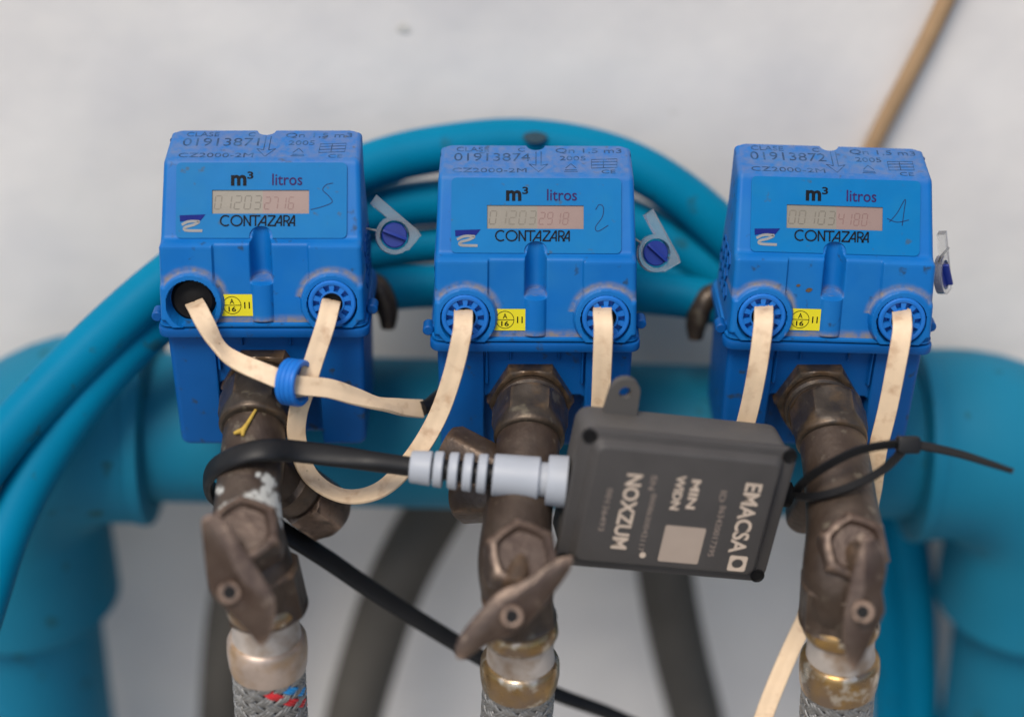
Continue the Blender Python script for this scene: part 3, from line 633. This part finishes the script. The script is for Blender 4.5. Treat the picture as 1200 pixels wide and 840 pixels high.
# ------------------------------------------------------------------ outlet valves
def lever_mesh(poly, hole, hr, th=6.5):
    m = Mesh(); pts = [tuple(p) for p in poly]; loop = spline(pts + [pts[0]], 2)[:-1]
    ctr = Vector((sum(p[0] for p in loop) / len(loop), sum(p[1] for p in loop) / len(loop)))
    L = []
    for (d, sc) in ((th, .93), (th * .9, .985), (th * .5, 1), (th * .1, .985), (0, .92), (-1.6, .5), (-1.8, .2)):
        L.append([at(ctr.x + (p[0] - ctr.x) * sc, ctr.y + (p[1] - ctr.y) * sc, p[2] + d) for p in loop])
    loft(m, L)
    return m
def ringpath(c, t, prof): return c, c + t, prof
def outlet_valve(i, cfg):
    T = met[i][1]; z0 = zat(470, -2); A = T @ Vector((-2 if i != 2 else -1, 4, z0)); axn = (T.to_3x3() @ Vector((0, -1, 0))).normalized()
    t = thing('outlet_valve', cfg['label'], 'valve', A, 'brown brass outlet valves'); o = A
    m = Mesh(); revolve(m, A, A + axn, [(0, 20), (0, 22.6, 1), (7, 22.6, 1), (8.6, 21.4, .55), (9.2, 19.5, 0), (9.2, 17.6), (6, 17.2)], 72, ref=(0, 0, 1)); build('hex_nut', m, M_BRASSD, t, o)
    m = Mesh(); revolve(m, A + axn * 5, A + axn * 20, [(0, 17.2), (5, 17.2), (6.2, 18.2), (9, 18.2), (10, 16.8), (13, 16.8)], 48); build('collar', m, M_BRASSD, t, o)
    c0, c1 = at(*cfg['coup'][0]), at(*cfg['coup'][1]); l = (c1 - c0).length; m = Mesh()
    revolve(m, c0, c1, [(0, 16), (1, 17.6), (2.5, 18.6, .4), (4, 19.4, .95), (l * .6, 19.4, .95), (l * .7, 18.8, .3), (l * .78, 18.0), (l - 1.5, 18.0), (l - .4, 17.2), (l, 16)], 72); build('coupling_nut', m, M_BRASSD, t, o)
    path = spline(cfg['body'], 16); m = Mesh(); tube(m, [at(*p[:3]) for p in path], [p[3] for p in path], 110); 
    m.attr = [max([0] + [2.4 * (1 - sstep(r_ * .3, r_ * 1.15, hypot(q[0] - x_, q[1] - y_))) for x_, y_, r_ in cfg.get('crust', [])]) if q[2] < -20 else 0 for q in (proj(p) for p in m.v)]
    vb = build('valve_body', m, M_BRASS, t, o)
    if cfg.get('side'):
        a, b = at(*cfg['side'][0]), at(*cfg['side'][1]); l = (b - a).length; m = Mesh()
        revolve(m, a, b, [(0, 13), (l * .3, 13), (l * .34, 15.5), (l * .5, 15.5), (l * .56, 13.0), (l * .6, 12.5)], 40); build('side_outlet', m, M_BRASS, t, o)
        m = Mesh(); revolve(m, a + (b - a) * .58, b, [(0, 14), (1, 16.5, .9), (l * .36, 16.5, .9), (l * .42, 13)], 48); build('outlet_cap', m, M_LEVER, t, o)
    for k in cfg.get('plugs', []):
        a, b = at(*k[0]), at(*k[1]); l = (b - a).length; m = Mesh(); rr = k[2]
        revolve(m, a, b, [(0, rr * .8), (l * .15, rr * .9), (l * .3, rr, .8), (l * .9, rr, .8), (l, rr * .8)], 48); build('test_plug', m, M_BRASS, t, o)
    a, b = at(*cfg['stem'][0]), at(*cfg['stem'][1]); l = (b - a).length; m = Mesh(); rr = cfg['stem'][2]
    revolve(m, a, b, [(0, rr), (l * .5, rr, .6), (l * .6, rr, 1), (l * .9, rr, 1), (l * .97, rr * .93, .7), (l, rr * .84, .6), (l + .2, rr * .74, .6), (l - 2.2, rr * .62, .5), (l - 2.2, 2, 0)], 72, ref=(1, .2, 0)); build('stem_cap', m, M_LEVER, t, o)
    a = b - (b - a) * .3; b2 = at(*cfg['pin']); m = Mesh(); tube(m, [a, a + (b2 - a) * .5, b2], 6, 20); build('stem', m, M_BRASS, t, o)
    lv = build('lever', lever_mesh(cfg['lever'], None, 0), M_LEVER, t, o, sharp=24)
    hx, hy, hd = cfg['hole']; m = Mesh(); a = at(hx, hy, hd + 2.5); b = at(hx, hy, hd - .6)
    revolve(m, a, b, [(0, 5.5), (2.2, 5.4), (3.1, 4.6), (3.1, 2.8), (1.2, 2.6)], 24); build('screw_head', m, M_LEVER, lv, o)
    a = at(hx, hy, hd + 1); b = at(hx, hy, hd - .4); m = Mesh(); revolve(m, a, b, [(0, 3.3), (1.6, 3.2)], 16); build('screw_slot', m, M_BLACK, lv, o)
    a, b = at(*cfg['low'][0]), at(*cfg['low'][1]); l = (b - a).length; m = Mesh(); rr = cfg['low'][2]
    revolve(m, a, b, [(0, rr * .88), (2, rr, .5), (3, rr, .9), (l - 3, rr, .9), (l - 1.5, rr, .4), (l, rr * .9)], 72); build('swivel_nut', m, M_BRASS, t, o)
    return t, vb
def lever_pts(l, d0, gx, gy):
    cx = sum(p[0] for p in l) / len(l); cy = sum(p[1] for p in l) / len(l); return [(p[0], p[1], d0 + (p[0] - cx) * gx + (p[1] - cy) * gy) for p in l]
V1 = dict(label='brown outlet valve with white limescale, wrapped by the black cable under the left meter',
    coup=((303, 456, 0), (298, 502, -17)),
    body=[(301, 470, -4, 15.5), (299, 500, -14, 15.5), (296, 535, -24, 16), (291, 580, -36, 16.2), (290, 620, -46, 17.5), (294, 650, -52, 18.5), (304, 680, -52, 18.2), (312, 704, -48, 15)],
    side=((305, 545, -12), (388, 604, 26)),
    crust=[(312, 576, 9), (318, 585, 12), (322, 596, 12), (318, 606, 10), (308, 582, 9), (298, 580, 8), (290, 585, 9), (282, 588, 8), (275, 592, 8), (266, 594, 7), (260, 598, 6), (303, 587, 8), (257, 574, 6), (318, 566, 8), (312, 560, 7), (326, 614, 8), (303, 556, 4), (330, 600, 9)],
    stem=((293, 650, -50), (285, 618, -78), 18.5), pin=(277, 670, -84),
    lever=lever_pts([(235, 608), (254, 601), (279, 632), (303, 668), (322, 700), (321, 735), (307, 758), (292, 742), (264, 712), (246, 692), (239, 650)], -90, -.08, .05), hole=(269, 694, -91),
    low=((303, 664, -53), (316, 718, -42), 20.5))
V2 = dict(label='brown outlet valve with a diagonal lever, behind the grey cable gland in the middle',
    coup=((622, 472, 1), (620, 516, -15)),
    body=[(622, 478, -2, 16), (620, 510, -12, 16), (616, 545, -22, 16.2), (609, 590, -34, 16.5), (605, 630, -45, 17.5), (604, 660, -52, 18.2), (606, 690, -52, 17.5), (609, 716, -46, 15)],
    plugs=[((600, 560, -16), (523, 520, -8), 12), ((590, 580, -10), (536, 583, 0), 13.5)],
    stem=((605, 668, -50), (613, 648, -76), 18.5), pin=(603, 690, -82),
    lever=lever_pts([(672, 651), (668, 668), (647, 697), (622, 727), (597, 745), (570, 756), (543, 773), (533, 766), (538, 745), (556, 722), (572, 704), (588, 690), (612, 680), (632, 668), (655, 653)], -86, .02, .02), hole=(600, 722, -90),
    low=((606, 690, -54), (610, 728, -45), 19))
V3 = dict(label='brown outlet valve with an upright lever, beside the black cable tie at the right',
    coup=((969, 474, 1), (975, 520, -15)),
    body=[(970, 480, -2, 16), (975, 515, -12, 16.5), (981, 550, -22, 17), (986, 590, -33, 17.5), (990, 630, -44, 19), (988, 665, -50, 19.5), (985, 695, -50, 18.5), (983, 722, -44, 15)],
    plugs=[((960, 570, 0), (938, 610, 26), 10)],
    stem=((992, 650, -48), (1003, 640, -72), 17.5), pin=(1012, 668, -78),
    lever=lever_pts([(1012, 628), (1030, 634), (1039, 665), (1034, 692), (1037, 716), (1024, 742), (1012, 770), (1000, 785), (990, 765), (987, 735), (992, 700), (1000, 665)], -84, .05, .02), hole=(1011, 717, -89),
    low=((986, 676, -52), (982, 728, -40), 20.5))
valves = [outlet_valve(i, c) for i, c in enumerate((V1, V2, V3))]
# a dry twig on the left valve
def ray_surface(px, py, ob):
    bpy.context.view_layer.update(); mw = ob.matrix_world.inverted(); d = (at(px, py, 0) - CAM).normalized()
    hit, loc, n, idx = ob.ray_cast(mw @ (CAM * MM), mw.to_3x3() @ d)
    if not hit: return None
    n = n if n.dot(d) < 0 else -n
    return (ob.matrix_world @ loc) / MM, n
tw = [ray_surface(x, y, valves[0][1]) for x, y in ((300, 481), (291, 497), (286, 505), (276, 509), (285, 512))]
tw = [q[0] + q[1] * 1.2 if q else at(x, y, -32) for q, (x, y) in zip(tw, ((300, 481), (291, 497), (286, 505), (276, 509), (285, 512)))]
m = Mesh(); tube(m, [tw[0], tw[1], tw[2]], [.7, 1.0, 1.4], 10); tube(m, [tw[2], (tw[2] + tw[3]) / 2, tw[3]], [1.4, 1.2, .8], 10); tube(m, [tw[2], (tw[2] + tw[4]) / 2, tw[4]], [1.3, 1.1, .7], 10)
o = build('dry_twig', m, M_TWIG, None, tw[2]); o.location = tw[2] * MM; tag(o, 'small dry yellow forked twig lying on the left brown valve', 'twig')

# ------------------------------------------------------------------ braided hoses
def braided(cfg, label, seed):
    P = [at(*p) for p in spline(cfg['axis'], 14)]; o = P[0]
    t = thing('braided_hose', label, 'hose', o, 'steel braided hoses under the valves')
    # distances along the axis
    s = [0]
    for a, b in zip(P, P[1:]): s.append(s[-1] + (b - a).length)
    def pos(d):
        for i in range(len(s) - 1):
            if d <= s[i + 1] or i == len(s) - 2:
                return P[i] + (P[i + 1] - P[i]) * ((d - s[i]) / (s[i + 1] - s[i])), i
    Tn, Nn = frames(P)
    def sweep(prof, name, mt, wob=0):
        m = Mesh(); pts = [pos(max(0, q[0]))[0] for q in prof]; tube_list = [q[1] for q in prof]
        dirs = (pos(prof[-1][0])[0] - pos(prof[0][0])[0]); revolve(m, pos(prof[0][0])[0], pos(prof[0][0])[0] + dirs, [(q[0] - prof[0][0], q[1]) for q in prof], 48); return build(name, m, mt, t, o)
    a, b, c, d = cfg['cuts']                                  # gold ring end, limescale sleeve end, ferrule end
    sweep([(a - 8, 15), (a - 6, 17.6), (a - 3, 18.6), (a, 18.8), (a + 2, 18), (a + 3, 16.5)], 'brass_ring', M_GOLD)
    sweep([(a + 1, 16.2), (a + 3, 16.4), (b - 4, 16.6), (b, 17.2), (b + 1, 17.4)], 'sleeve', M_CHALK)
    sweep([(b - 1, 17), (b, 18.6), (b + 2, 19.6), (b + 8, 19.9), (c - 4, 19.4), (c - 1, 18.8), (c, 17.5)], 'ferrule', M_FERR if cfg['k'] == 0 else M_GOLD)
    R0_ = 17.6; end = s[-1]
    m = Mesh(); tube(m, [pos(c - 6 + (end - c + 6) * k / 10)[0] for k in range(11)], R0_ - .9, 32); build('hose_core', m, M_CORE, t, o)
    NS = 12; lead = 92.0; random.seed(seed)
    def strand(dirn, k, off, wdt):
        M = []; d_ = c - 3; V = []; Fc = []; n = 0
        while d_ < end:
            p, i = pos(d_); N0 = Nn[i]; B0 = Tn[i].cross(N0); an = 2 * pi * k / NS + dirn * 2 * pi * (d_ - c) / lead + off
            wv = dirn * cos(NS * (2 * pi * (d_ - c) / lead))
            rr = R0_ + .5 * wv; u = N0 * cos(an) + B0 * sin(an); tg = (-N0 * sin(an) + B0 * cos(an)) * dirn
            side = (tg * cos(radians(50)) * -1 + Tn[i] * sin(radians(50)) * 1.0)
            side = (tg * .64 - Tn[i] * .77)
            V += [p + u * (rr - .25) - side * wdt, p + u * (rr + .3) - side * wdt * .7, p + u * (rr + .3) + side * wdt * .7, p + u * (rr - .25) + side * wdt]; n += 1; d_ += 1.1
        for j in range(n - 1):
            for q in range(3): Fc.append([4 * j + q, 4 * j + q + 1, 4 * j + 4 + q + 1, 4 * j + 4 + q])
        return V, Fc
    if 'tracer' in cfg:                                       # the two red and two blue strands that pass the spot seen in front
        p, i = pos(c + 13); B0 = Tn[i].cross(Nn[i])
        def px_(k): a_ = 2 * pi * k / NS - 2 * pi * 13 / lead; return proj(p + (Nn[i] * cos(a_) + B0 * sin(a_)) * R0_)[0]
        def off_(k): a_ = 2 * pi * k / NS - 2 * pi * 13 / lead; return abs(proj(p + (Nn[i] * cos(a_) + B0 * sin(a_)) * R0_)[0] - cfg['tracer']) + (0 if (Nn[i] * cos(a_) + B0 * sin(a_)).dot(F_) < 0 else 500)
        k0 = min(range(NS), key=off_); nx_ = max(((k0 + 1) % NS, (k0 - 1) % NS), key=px_)
        cfg['tracer'] = {(-1, k0): 'red', (-1, nx_): 'blue'}
    m = Mesh(); tr = {'red': Mesh(), 'blue': Mesh()}
    for dirn in (1, -1):
        for k in range(NS):
            for e in (-1, 0, 1):                              # three wires to a strand
                V, Fc = strand(dirn, k, e * .125, .85)
                key = cfg.get('tracer', {}).get((dirn, k))
                (tr[key] if key else m).add(V, Fc, True)
    bo = build('braid', m, M_WIRE, t, o, sharp=0); bo['kind'] = 'stuff'
    for key, mt in (('red', M_RED), ('blue', M_SKYB)):
        if tr[key].v: build('tracer_strand', tr[key], mt, t, o, sharp=0)['label'] = key + ' tracer strand'
    return t
braided(dict(axis=[(308, 678, -53), (313, 752, -35), (317, 820, -15), (322, 890, 6), (326, 960, 26)], cuts=(17, 34, 54, 0), k=0, tracer=338), 'braided hose with red and blue tracer strands under the limescaled valve', 1)
braided(dict(axis=[(608, 702, -50), (610, 764, -33), (606, 830, -13), (600, 900, 8), (596, 970, 28)], cuts=(20, 37, 54, 0), k=1), 'braided hose with brass ferrule crossed by the black cable, below the diagonal lever', 2)
braided(dict(axis=[(986, 700, -50), (985, 762, -33), (980, 830, -13), (976, 900, 8), (972, 970, 28)], cuts=(18, 36, 56, 0), k=1), 'braided hose with brass ferrule in front of the turquoise strands, beside a beige ribbon cable', 3)

# ------------------------------------------------------------------ beige flat cables
def ribbon(pts, label, wd=9.6, th=2.2, tip=None):             # (px, py, dep, twist in degrees)
    S = spline(pts, 10); P = [at(*p[:3]) for p in S]; o = P[0]; m = Mesh(); loops = []
    for i, p in enumerate(P):
        T = (P[min(i + 1, len(P) - 1)] - P[max(i - 1, 0)]).normalized(); v = (CAM - p).normalized()
        n = (v - T * v.dot(T)).normalized(); s = T.cross(n); a = radians(S[i][3]); W = s * cos(a) + n * sin(a); H = -s * sin(a) + n * cos(a)
        sec = [(-.5, -.22), (-.47, -.45), (-.12, -.5), (0, -.4), (.12, -.5), (.47, -.45), (.5, -.22), (.5, .22), (.47, .45), (.12, .5), (0, .38), (-.12, .5), (-.47, .45), (-.5, .22)]
        loops.append([p + W * x * wd + H * y * th for x, y in sec])
    loft(m, loops); ob = build('flat_cable', m, M_CABLE, None, o); ob.location = o * MM
    tag(ob, label, 'cable', 'beige flat cables'); return ob
c1 = ribbon([(226, 352, -8, 8), (232, 362, -25, 5), (240, 378, -30, 15), (256, 405, -29, 52), (276, 422, -30, 30), (310, 437, -34, 8), (345, 450, -35, 0), (385, 455, -30, 5), (415, 464, -22, 28), (445, 473, -12, 55), (470, 477, 0, 28), (495, 479, 12, 10)],
       'beige flat cable leaving the open left port, threaded through the blue ring')
P = [at(*p) for p in ((493, 479, 11), (503, 475, 16), (514, 466, 24), (528, 455, 40), (545, 440, 70))]
m = Mesh(); tube(m, [Vector(p) for p in spline(P, 5)], [5, 4.6] + [4.2] * 30, 16) if False else tube(m, [Vector(p) for p in spline(P, 5)], 4.0, 16)
o = build('cable_sleeve', m, M_BCAB, None, P[0]); o.location = P[0] * MM; tag(o, 'short dark sleeve at the end of a beige cable, left of the middle meter', 'sleeve')
ribbon([(389, 350, -10, 0), (387, 358, -25, 0), (381, 382, -30, 0), (367, 425, -28, 0), (358, 455, -27, 8), (349, 485, -20, 10), (348, 515, -14, 15), (360, 552, -10, 32), (384, 574, -8, 46), (415, 582, -8, 46), (450, 571, -10, 32), (484, 536, -14, 8), (512, 490, -18, 0), (530, 440, -25, 0), (541, 393, -31, 0), (543, 372, -26, 0), (543, 362, -10, 0)],
       'beige flat cable looping from the left meter to the middle meter')
ribbon([(706, 358, -9, 0), (706, 368, -25, 0), (707, 385, -30, 0), (706, 420, -26, 0), (704, 470, -16, 0), (702, 520, -6, 0), (705, 570, 2, 0)], 'beige flat cable hanging straight down from the middle meter behind the box')
ribbon([(895, 356, -9, 0), (895, 366, -25, 0), (894, 385, -30, 0), (888, 430, -26, 0), (878, 480, -14, 0), (862, 540, 0, 0), (850, 590, 8, 0)], 'beige flat cable from the left port of the right meter to behind the box')
ribbon([(1056, 362, -9, 0), (1057, 372, -25, 0), (1057, 390, -30, 0), (1050, 430, -27, 0), (1040, 480, -18, 0), (1028, 530, -8, 0), (1022, 575, 4, 5), (1010, 620, 20, 10), (985, 665, 34, 10), (955, 705, 36, 5), (932, 750, 30, 0), (910, 800, 26, 0), (893, 845, 24, 0), (875, 900, 24, 0)],
       'long beige flat cable from the far right port, passing behind the right valve')
# the blue plug ring that slid down the two cables
c = at(345, 448, -31); axr = (R_ * .93 + U_ * -.12 + F_ * -.34).normalized()
m = Mesh(); revolve(m, c - axr * 5, c + axr * 5, [(0, 9.0), (0, 11.2), (.8, 11.8), (2.4, 11.8), (2.8, 11.4), (3.2, 11.8), (4.8, 11.8), (5.2, 11.4), (5.6, 11.8), (7.6, 11.8), (8, 11.4), (8.4, 11.8), (9.4, 11.6), (10, 11), (10, 9.2), (0, 9.0)], 48, closed=False)
o = build('plug_ring', m, M_PLUG, None, c); o.location = c * MM; tag(o, 'blue plastic plug ring hanging loose where two beige cables cross', 'plug ring')

# ------------------------------------------------------------------ data logger box
BO = at(795, 597, -52); yawb, rollb, tiltb = radians(7), radians(10.5), radians(4)
n0 = Vector((sin(yawb) * cos(tiltb), -cos(yawb) * cos(tiltb), sin(tiltb))); r0 = Vector((cos(yawb), sin(yawb), 0)); u0 = r0.cross(-n0) * -1
u0 = n0.cross(r0)
if u0.z < 0: u0 = -u0
bw = r0 * cos(rollb) - u0 * sin(rollb); bv = r0 * sin(rollb) + u0 * cos(rollb)
bf = lambda u, v, n: BO + bw * u + bv * v + n0 * n
def buv(px, py, n=0):
    P = ray_plane(px, py, BO + n0 * n, n0) - BO; return P.dot(bw), P.dot(bv)
box = thing('data_logger', 'dark grey box with cream EMACSA printing hung in front of the valves', 'data logger', BO)
m = Mesh(); slab(m, bf, 104, 72, 7, -33, -9.5, 1.5, 0, -1); build('base_case', m, M_BOX, box, BO)
m = Mesh(); slab(m, bf, 108, 76, 7, -9, -4.5, 1.2, 0, -1.6)
L = []
for (d, wd, hg, rr) in ((-4.6, 96, 64, 5), (-3.6, 95, 63, 5), (-.9, 91.5, 59.5, 4), (-.2, 90.5, 58.5, 4), (0, 89, 57, 3.6)): L.append([bf(x, y - 1.6, d) for x, y in rrect(wd, hg + 4, rr)])
loft(m, L); lid = build('lid', m, M_BOXD, box, BO)
for (sx, sy) in ((1, 1), (-1, 1), (-1, -1), (1, -1)):
    m = Mesh(); c = bf(sx * 49.8, sy * 34.2 - 1.6, -6); revolve(m, c, c + n0, [(0, 3.6), (2.1, 3.6), (2.3, 3.0), (1.6, 2.6)], 24); build('corner_screw', m, M_BLACK, box, BO)
m = Mesh(); tu, tv = buv(731, 456, -30)
outl = [(tu + 8.6, 32)] + [(tu + 7.4 * cos(a), tv + 7.4 * sin(a)) for a in [pi * k / 16 for k in range(17)]] + [(tu - 8.6, 32)]
hol = [(tu + 3.1 * cos(a), tv + 3.1 * sin(a)) for a in [2 * pi * k / 20 for k in range(20)]]
put(m, fill2d([outl, hol], 4), lambda u, v, n: bf(u, v, n - 30)); build('mounting_tab', m, M_BOX, box, BO)
m = Mesh(); c = bf(53, 2, -22); revolve(m, c, c + bw, [(0, 8), (4, 8), (5, 6.5), (9, 6.5), (10, 5)], 28); build('side_boss', m, M_BLACK, box, BO)
# printing: words run from top to bottom of the lid
def down(u_, v_, length, height):                            # frame for text: x runs down the lid, y towards its right
    return lambda x, y, n: bf(u_ + y, v_ - x, n + .02)
def bword(s, top, bot, hgt, mt, bold=0.0, name='lettering'):
    a = buv(*top); b = buv(*bot); l = a[1] - b[1]; uc = (a[0] + b[0]) / 2
    m = Mesh(); put(m, text2d(s, (0, -hgt / 2, l, hgt / 2), .12, bold), down(uc, a[1], l, hgt)); return build(name, m, mt, lid, BO)
bword('EMACSA', (879, 566), (868, 648), 8.6, M_PRINT, .02)
bword('NOXZUM', (741, 555), (728, 643), 8.0, M_PRINT, .025)
bword('WIDN', (799, 557), (790, 597), 4.6, M_PRINT, .03); bword('MIN', (817, 562), (808, 596), 4.6, M_PRINT, .03)
bword('00126493', (713, 572), (706, 622), 2.8, M_PRINTD); bword('SN', (766, 557), (764, 574), 3.0, M_PRINTD, .01); bword('0008630042117', (763, 578), (754, 646), 2.6, M_PRINTD)
bword('ID', (848, 575), (846, 588), 3.0, M_PRINTD, .01); bword('863420017395', (845, 592), (835, 652), 3.0, M_PRINTD)
a = buv(864, 660); m = Mesh(); q = 4.6
put(m, fill2d([rrect(q * 2.0, q * 1.9, 1, 4, *a), [(a[0] + 2.9 * cos(t), a[1] + 2.6 * sin(t)) for t in [2 * pi * k / 20 for k in range(20)]]], .12), lambda u, v, n: bf(u, v, n + .02)); build('logo_ring', m, M_PRINT, lid, BO)
a = buv(799, 638); m = Mesh(); put(m, fill2d([rrect(20.5, 20.5, 1, 4, *a)], .12), lambda u, v, n: bf(u, v, n + .02)); build('blank_label', m, M_PRINTQ, lid, BO)['label'] = 'plain cream square label'
a = buv(753, 650); m = Mesh(); put(m, fill2d([[(a[0] + 1.6 * cos(t), a[1] + 1.6 * sin(t)) for t in [2 * pi * k / 16 for k in range(16)]]], .12), lambda u, v, n: bf(u, v, n + .02)); build('print_dot', m, M_PRINT, lid, BO)
# cable gland on its left side
g1 = bf(-51, 0, -20); x_, y_, dg = proj(g1)
g0 = at(481, 546.5, dg + 2); g1 = at(668, 565, dg)
gd = (g1 - g0).normalized(); gl = (g1 - g0).length; k = gl / (668 - 481)
gland = Mesh(); revolve(gland, g0, g1, [(0, 5.2), (0, 7.4), (1, 8), (24 * k, 8.6), (25 * k, 8.0), (25.2 * k, 4.7), (97 * k, 4.7), (97 * k, 9.8), (98 * k, 10.4), (150 * k, 11.0), (151 * k, 10.2), (152 * k, 8.6), (160 * k, 8.6), (160 * k, 12), (161 * k, 12.4), (183 * k, 12.8), (184 * k, 12)], 48, closed=True)
gb = build('cable_gland', gland, M_GLAND, box, BO)
m = Mesh(); tube(m, [g0 + gd * 22 * k, g0 + gd * 60 * k, g0 + gd * 99 * k], 5.1, 24); build('gland_core', m, M_BCAB, gb, BO)
for i, xx in enumerate((33, 50.5, 67.5, 84.5)):
    m = Mesh(); r_ = 8.8 + i * .28; revolve(m, g0 + gd * (xx - 5.5) * k, g1, [(0, 6.5), (0, r_ - .6), (.7, r_), (10 * k, r_ + .2), (11.2 * k, r_ - .5), (11.2 * k, 6.5)], 40, closed=False); build('gland_rib', m, M_GLAND, gb, BO)

# ------------------------------------------------------------------ black cable, cable tie
S = spline([(484, 547, dg + 2), (440, 541, -35), (400, 535, -35), (350, 529, -37), (318, 527, -46), (292, 530, -47), (269, 538, -43), (251, 549, -32), (244, 562, -14), (251, 579, 3), (285, 597, 12), (330, 622, 16), (380, 653, 26), (440, 694, 36), (510, 738, 46), (580, 779, 54), (650, 812, 66), (715, 836, 78), (790, 870, 92)], 10)
P = [at(*p) for p in S]; m = Mesh(); loops = []
vax = (at(297, 560, -30) - at(300, 500, -14)).normalized()   # the wrapped valve's axis
for i_, p in enumerate(P):
    T = (P[min(i_ + 1, len(P) - 1)] - P[max(i_ - 1, 0)]).normalized(); fl = sstep(5, 25, i_) * (1 - sstep(150, 175, i_))
    W = (vax - T * vax.dot(T)).normalized(); H = T.cross(W)
    hw_ = 4.8 + 1.2 * fl - 1.2 * sstep(110, 165, i_); hh = 4.6 - 1.9 * fl - .6 * sstep(120, 165, i_)
    loops.append([p + W * hw_ * cos(a) + H * hh * (abs(sin(a)) ** .8 * (1 if sin(a) > 0 else -1)) for a in [2 * pi * k_ / 24 for k_ in range(24)]])
loft(m, loops); o = build('black_cable', m, M_BCAB, None, P[0]); o.location = P[0] * MM
tag(o, 'black cable from the grey gland, wrapped round the left valve and trailing away below', 'cable')
def strip(m, pts, wd, th, taper=0):
    S = spline(pts, 8); P = [at(*p[:3]) for p in S]; loops = []
    for i, p in enumerate(P):
        T = (P[min(i + 1, len(P) - 1)] - P[max(i - 1, 0)]).normalized(); v = (CAM - p).normalized(); n = (v - T * v.dot(T)).normalized(); s = T.cross(n)
        a = radians(35); W = s * cos(a) + n * sin(a); H = -s * sin(a) + n * cos(a)
        q_ = 1 - taper * (i / (len(P) - 1)) ** 2; loops.append([p + W * x * wd * q_ + H * y * th for x, y in ((-.5, -.5), (.5, -.5), (.5, .5), (-.5, .5))])
    return loft(m, loops, smooth=False)
tie = thing('cable_tie', 'black cable tie looped round the right valve, its tail sticking out to the right', 'cable tie', at(1064, 521, -46)); to = at(1064, 521, -46)
m = Mesh(); strip(m, [(1064, 520, -46), (1040, 521, -50), (1005, 528, -54), (970, 545, -54), (945, 562, -48), (934, 575, -38), (940, 582, -42), (965, 580, -50), (1000, 569, -54), (1035, 550, -52), (1062, 524, -46)], 4.2, 1.6); build('loop', m, M_TIE, tie, to)
m = Mesh(); strip(m, [(1062, 519, -46), (1090, 524, -48), (1125, 532, -52), (1160, 543, -58), (1187, 552, -64)], 4.4, 1.5, .5); build('tail', m, M_TIE, tie, to)
m = Mesh(); c = to; slab(m, lambda u, v, n: c + R_ * u + U_ * v - F_ * n, 11, 8.5, 1.8, -4, 4, .8); build('head', m, M_TIE, tie, to)

# ------------------------------------------------------------------ clear seals with blue rotors
def seal(cx, cy, dep, ang, tilt, label):
    c = at(cx, cy, dep); t = thing('wire_seal', label, 'seal', c, 'clear plastic seals beside the meters')
    e = (R_ * cos(tilt) + F_ * sin(tilt)); ux = e * cos(ang) + U_ * sin(ang); n = (F_ * cos(tilt) - R_ * sin(tilt)) * -1; uy = n.cross(ux)
    fr = lambda u, v, d: c + ux * u + uy * v + n * d
    m = Mesh()
    outl = [(-20, 4.5), (-20.5, 9.8), (7, 9.8), (10.5, 9), (10.5, -1)] + [(9.8 * cos(a), 9.8 * sin(a)) for a in [radians(-10 - 17 * k) for k in range(11)]] + [(-9.6, 2.5), (-8.5, 4.5)]
    hol = [(7.6 * cos(a), 7.6 * sin(a)) for a in [2 * pi * k / 28 for k in range(28)]]
    put(m, fill2d([outl, hol], 4), lambda u, v, d: fr(u, v, d - 2)); build('seal_case', m, M_CLEAR, t, c)
    m = Mesh(); revolve(m, fr(0, 0, -2.5), fr(0, 0, 2), [(0, 6.0), (3.4, 6.6), (4.0, 6.0)], 32); rot = build('rotor', m, M_DARKBLUE, t, c)
    m = Mesh(); a = radians(20); slab(m, lambda u, v, d: fr(u * cos(a) - v * sin(a), u * sin(a) + v * cos(a), d), 13, 1.6, .5, 1.2, 4.6, .3); build('rotor_fin', m, M_DARKBLUE, rot, c)
    m = Mesh(); tube(m, [fr(-8.5, -4, 0), fr(-14, -7, -1), fr(-19, -7, -6), fr(-24, -4, -14)] if abs(tilt) < .9 else [fr(-8, -4, 0), fr(-12, -6, 2), fr(-16, -4, 6)], .6, 8); build('seal_wire', m, M_WIRE, t, c)
seal(462, 276, 4, radians(-40), radians(10), 'clear seal with blue rotor between the left and middle meters')
seal(768, 297, 4, radians(-60), radians(14), 'clear seal with blue rotor just right of the middle meter')
seal(1104, 322, 2, radians(-68), radians(62), 'clear seal seen nearly edge on, right of the right meter')
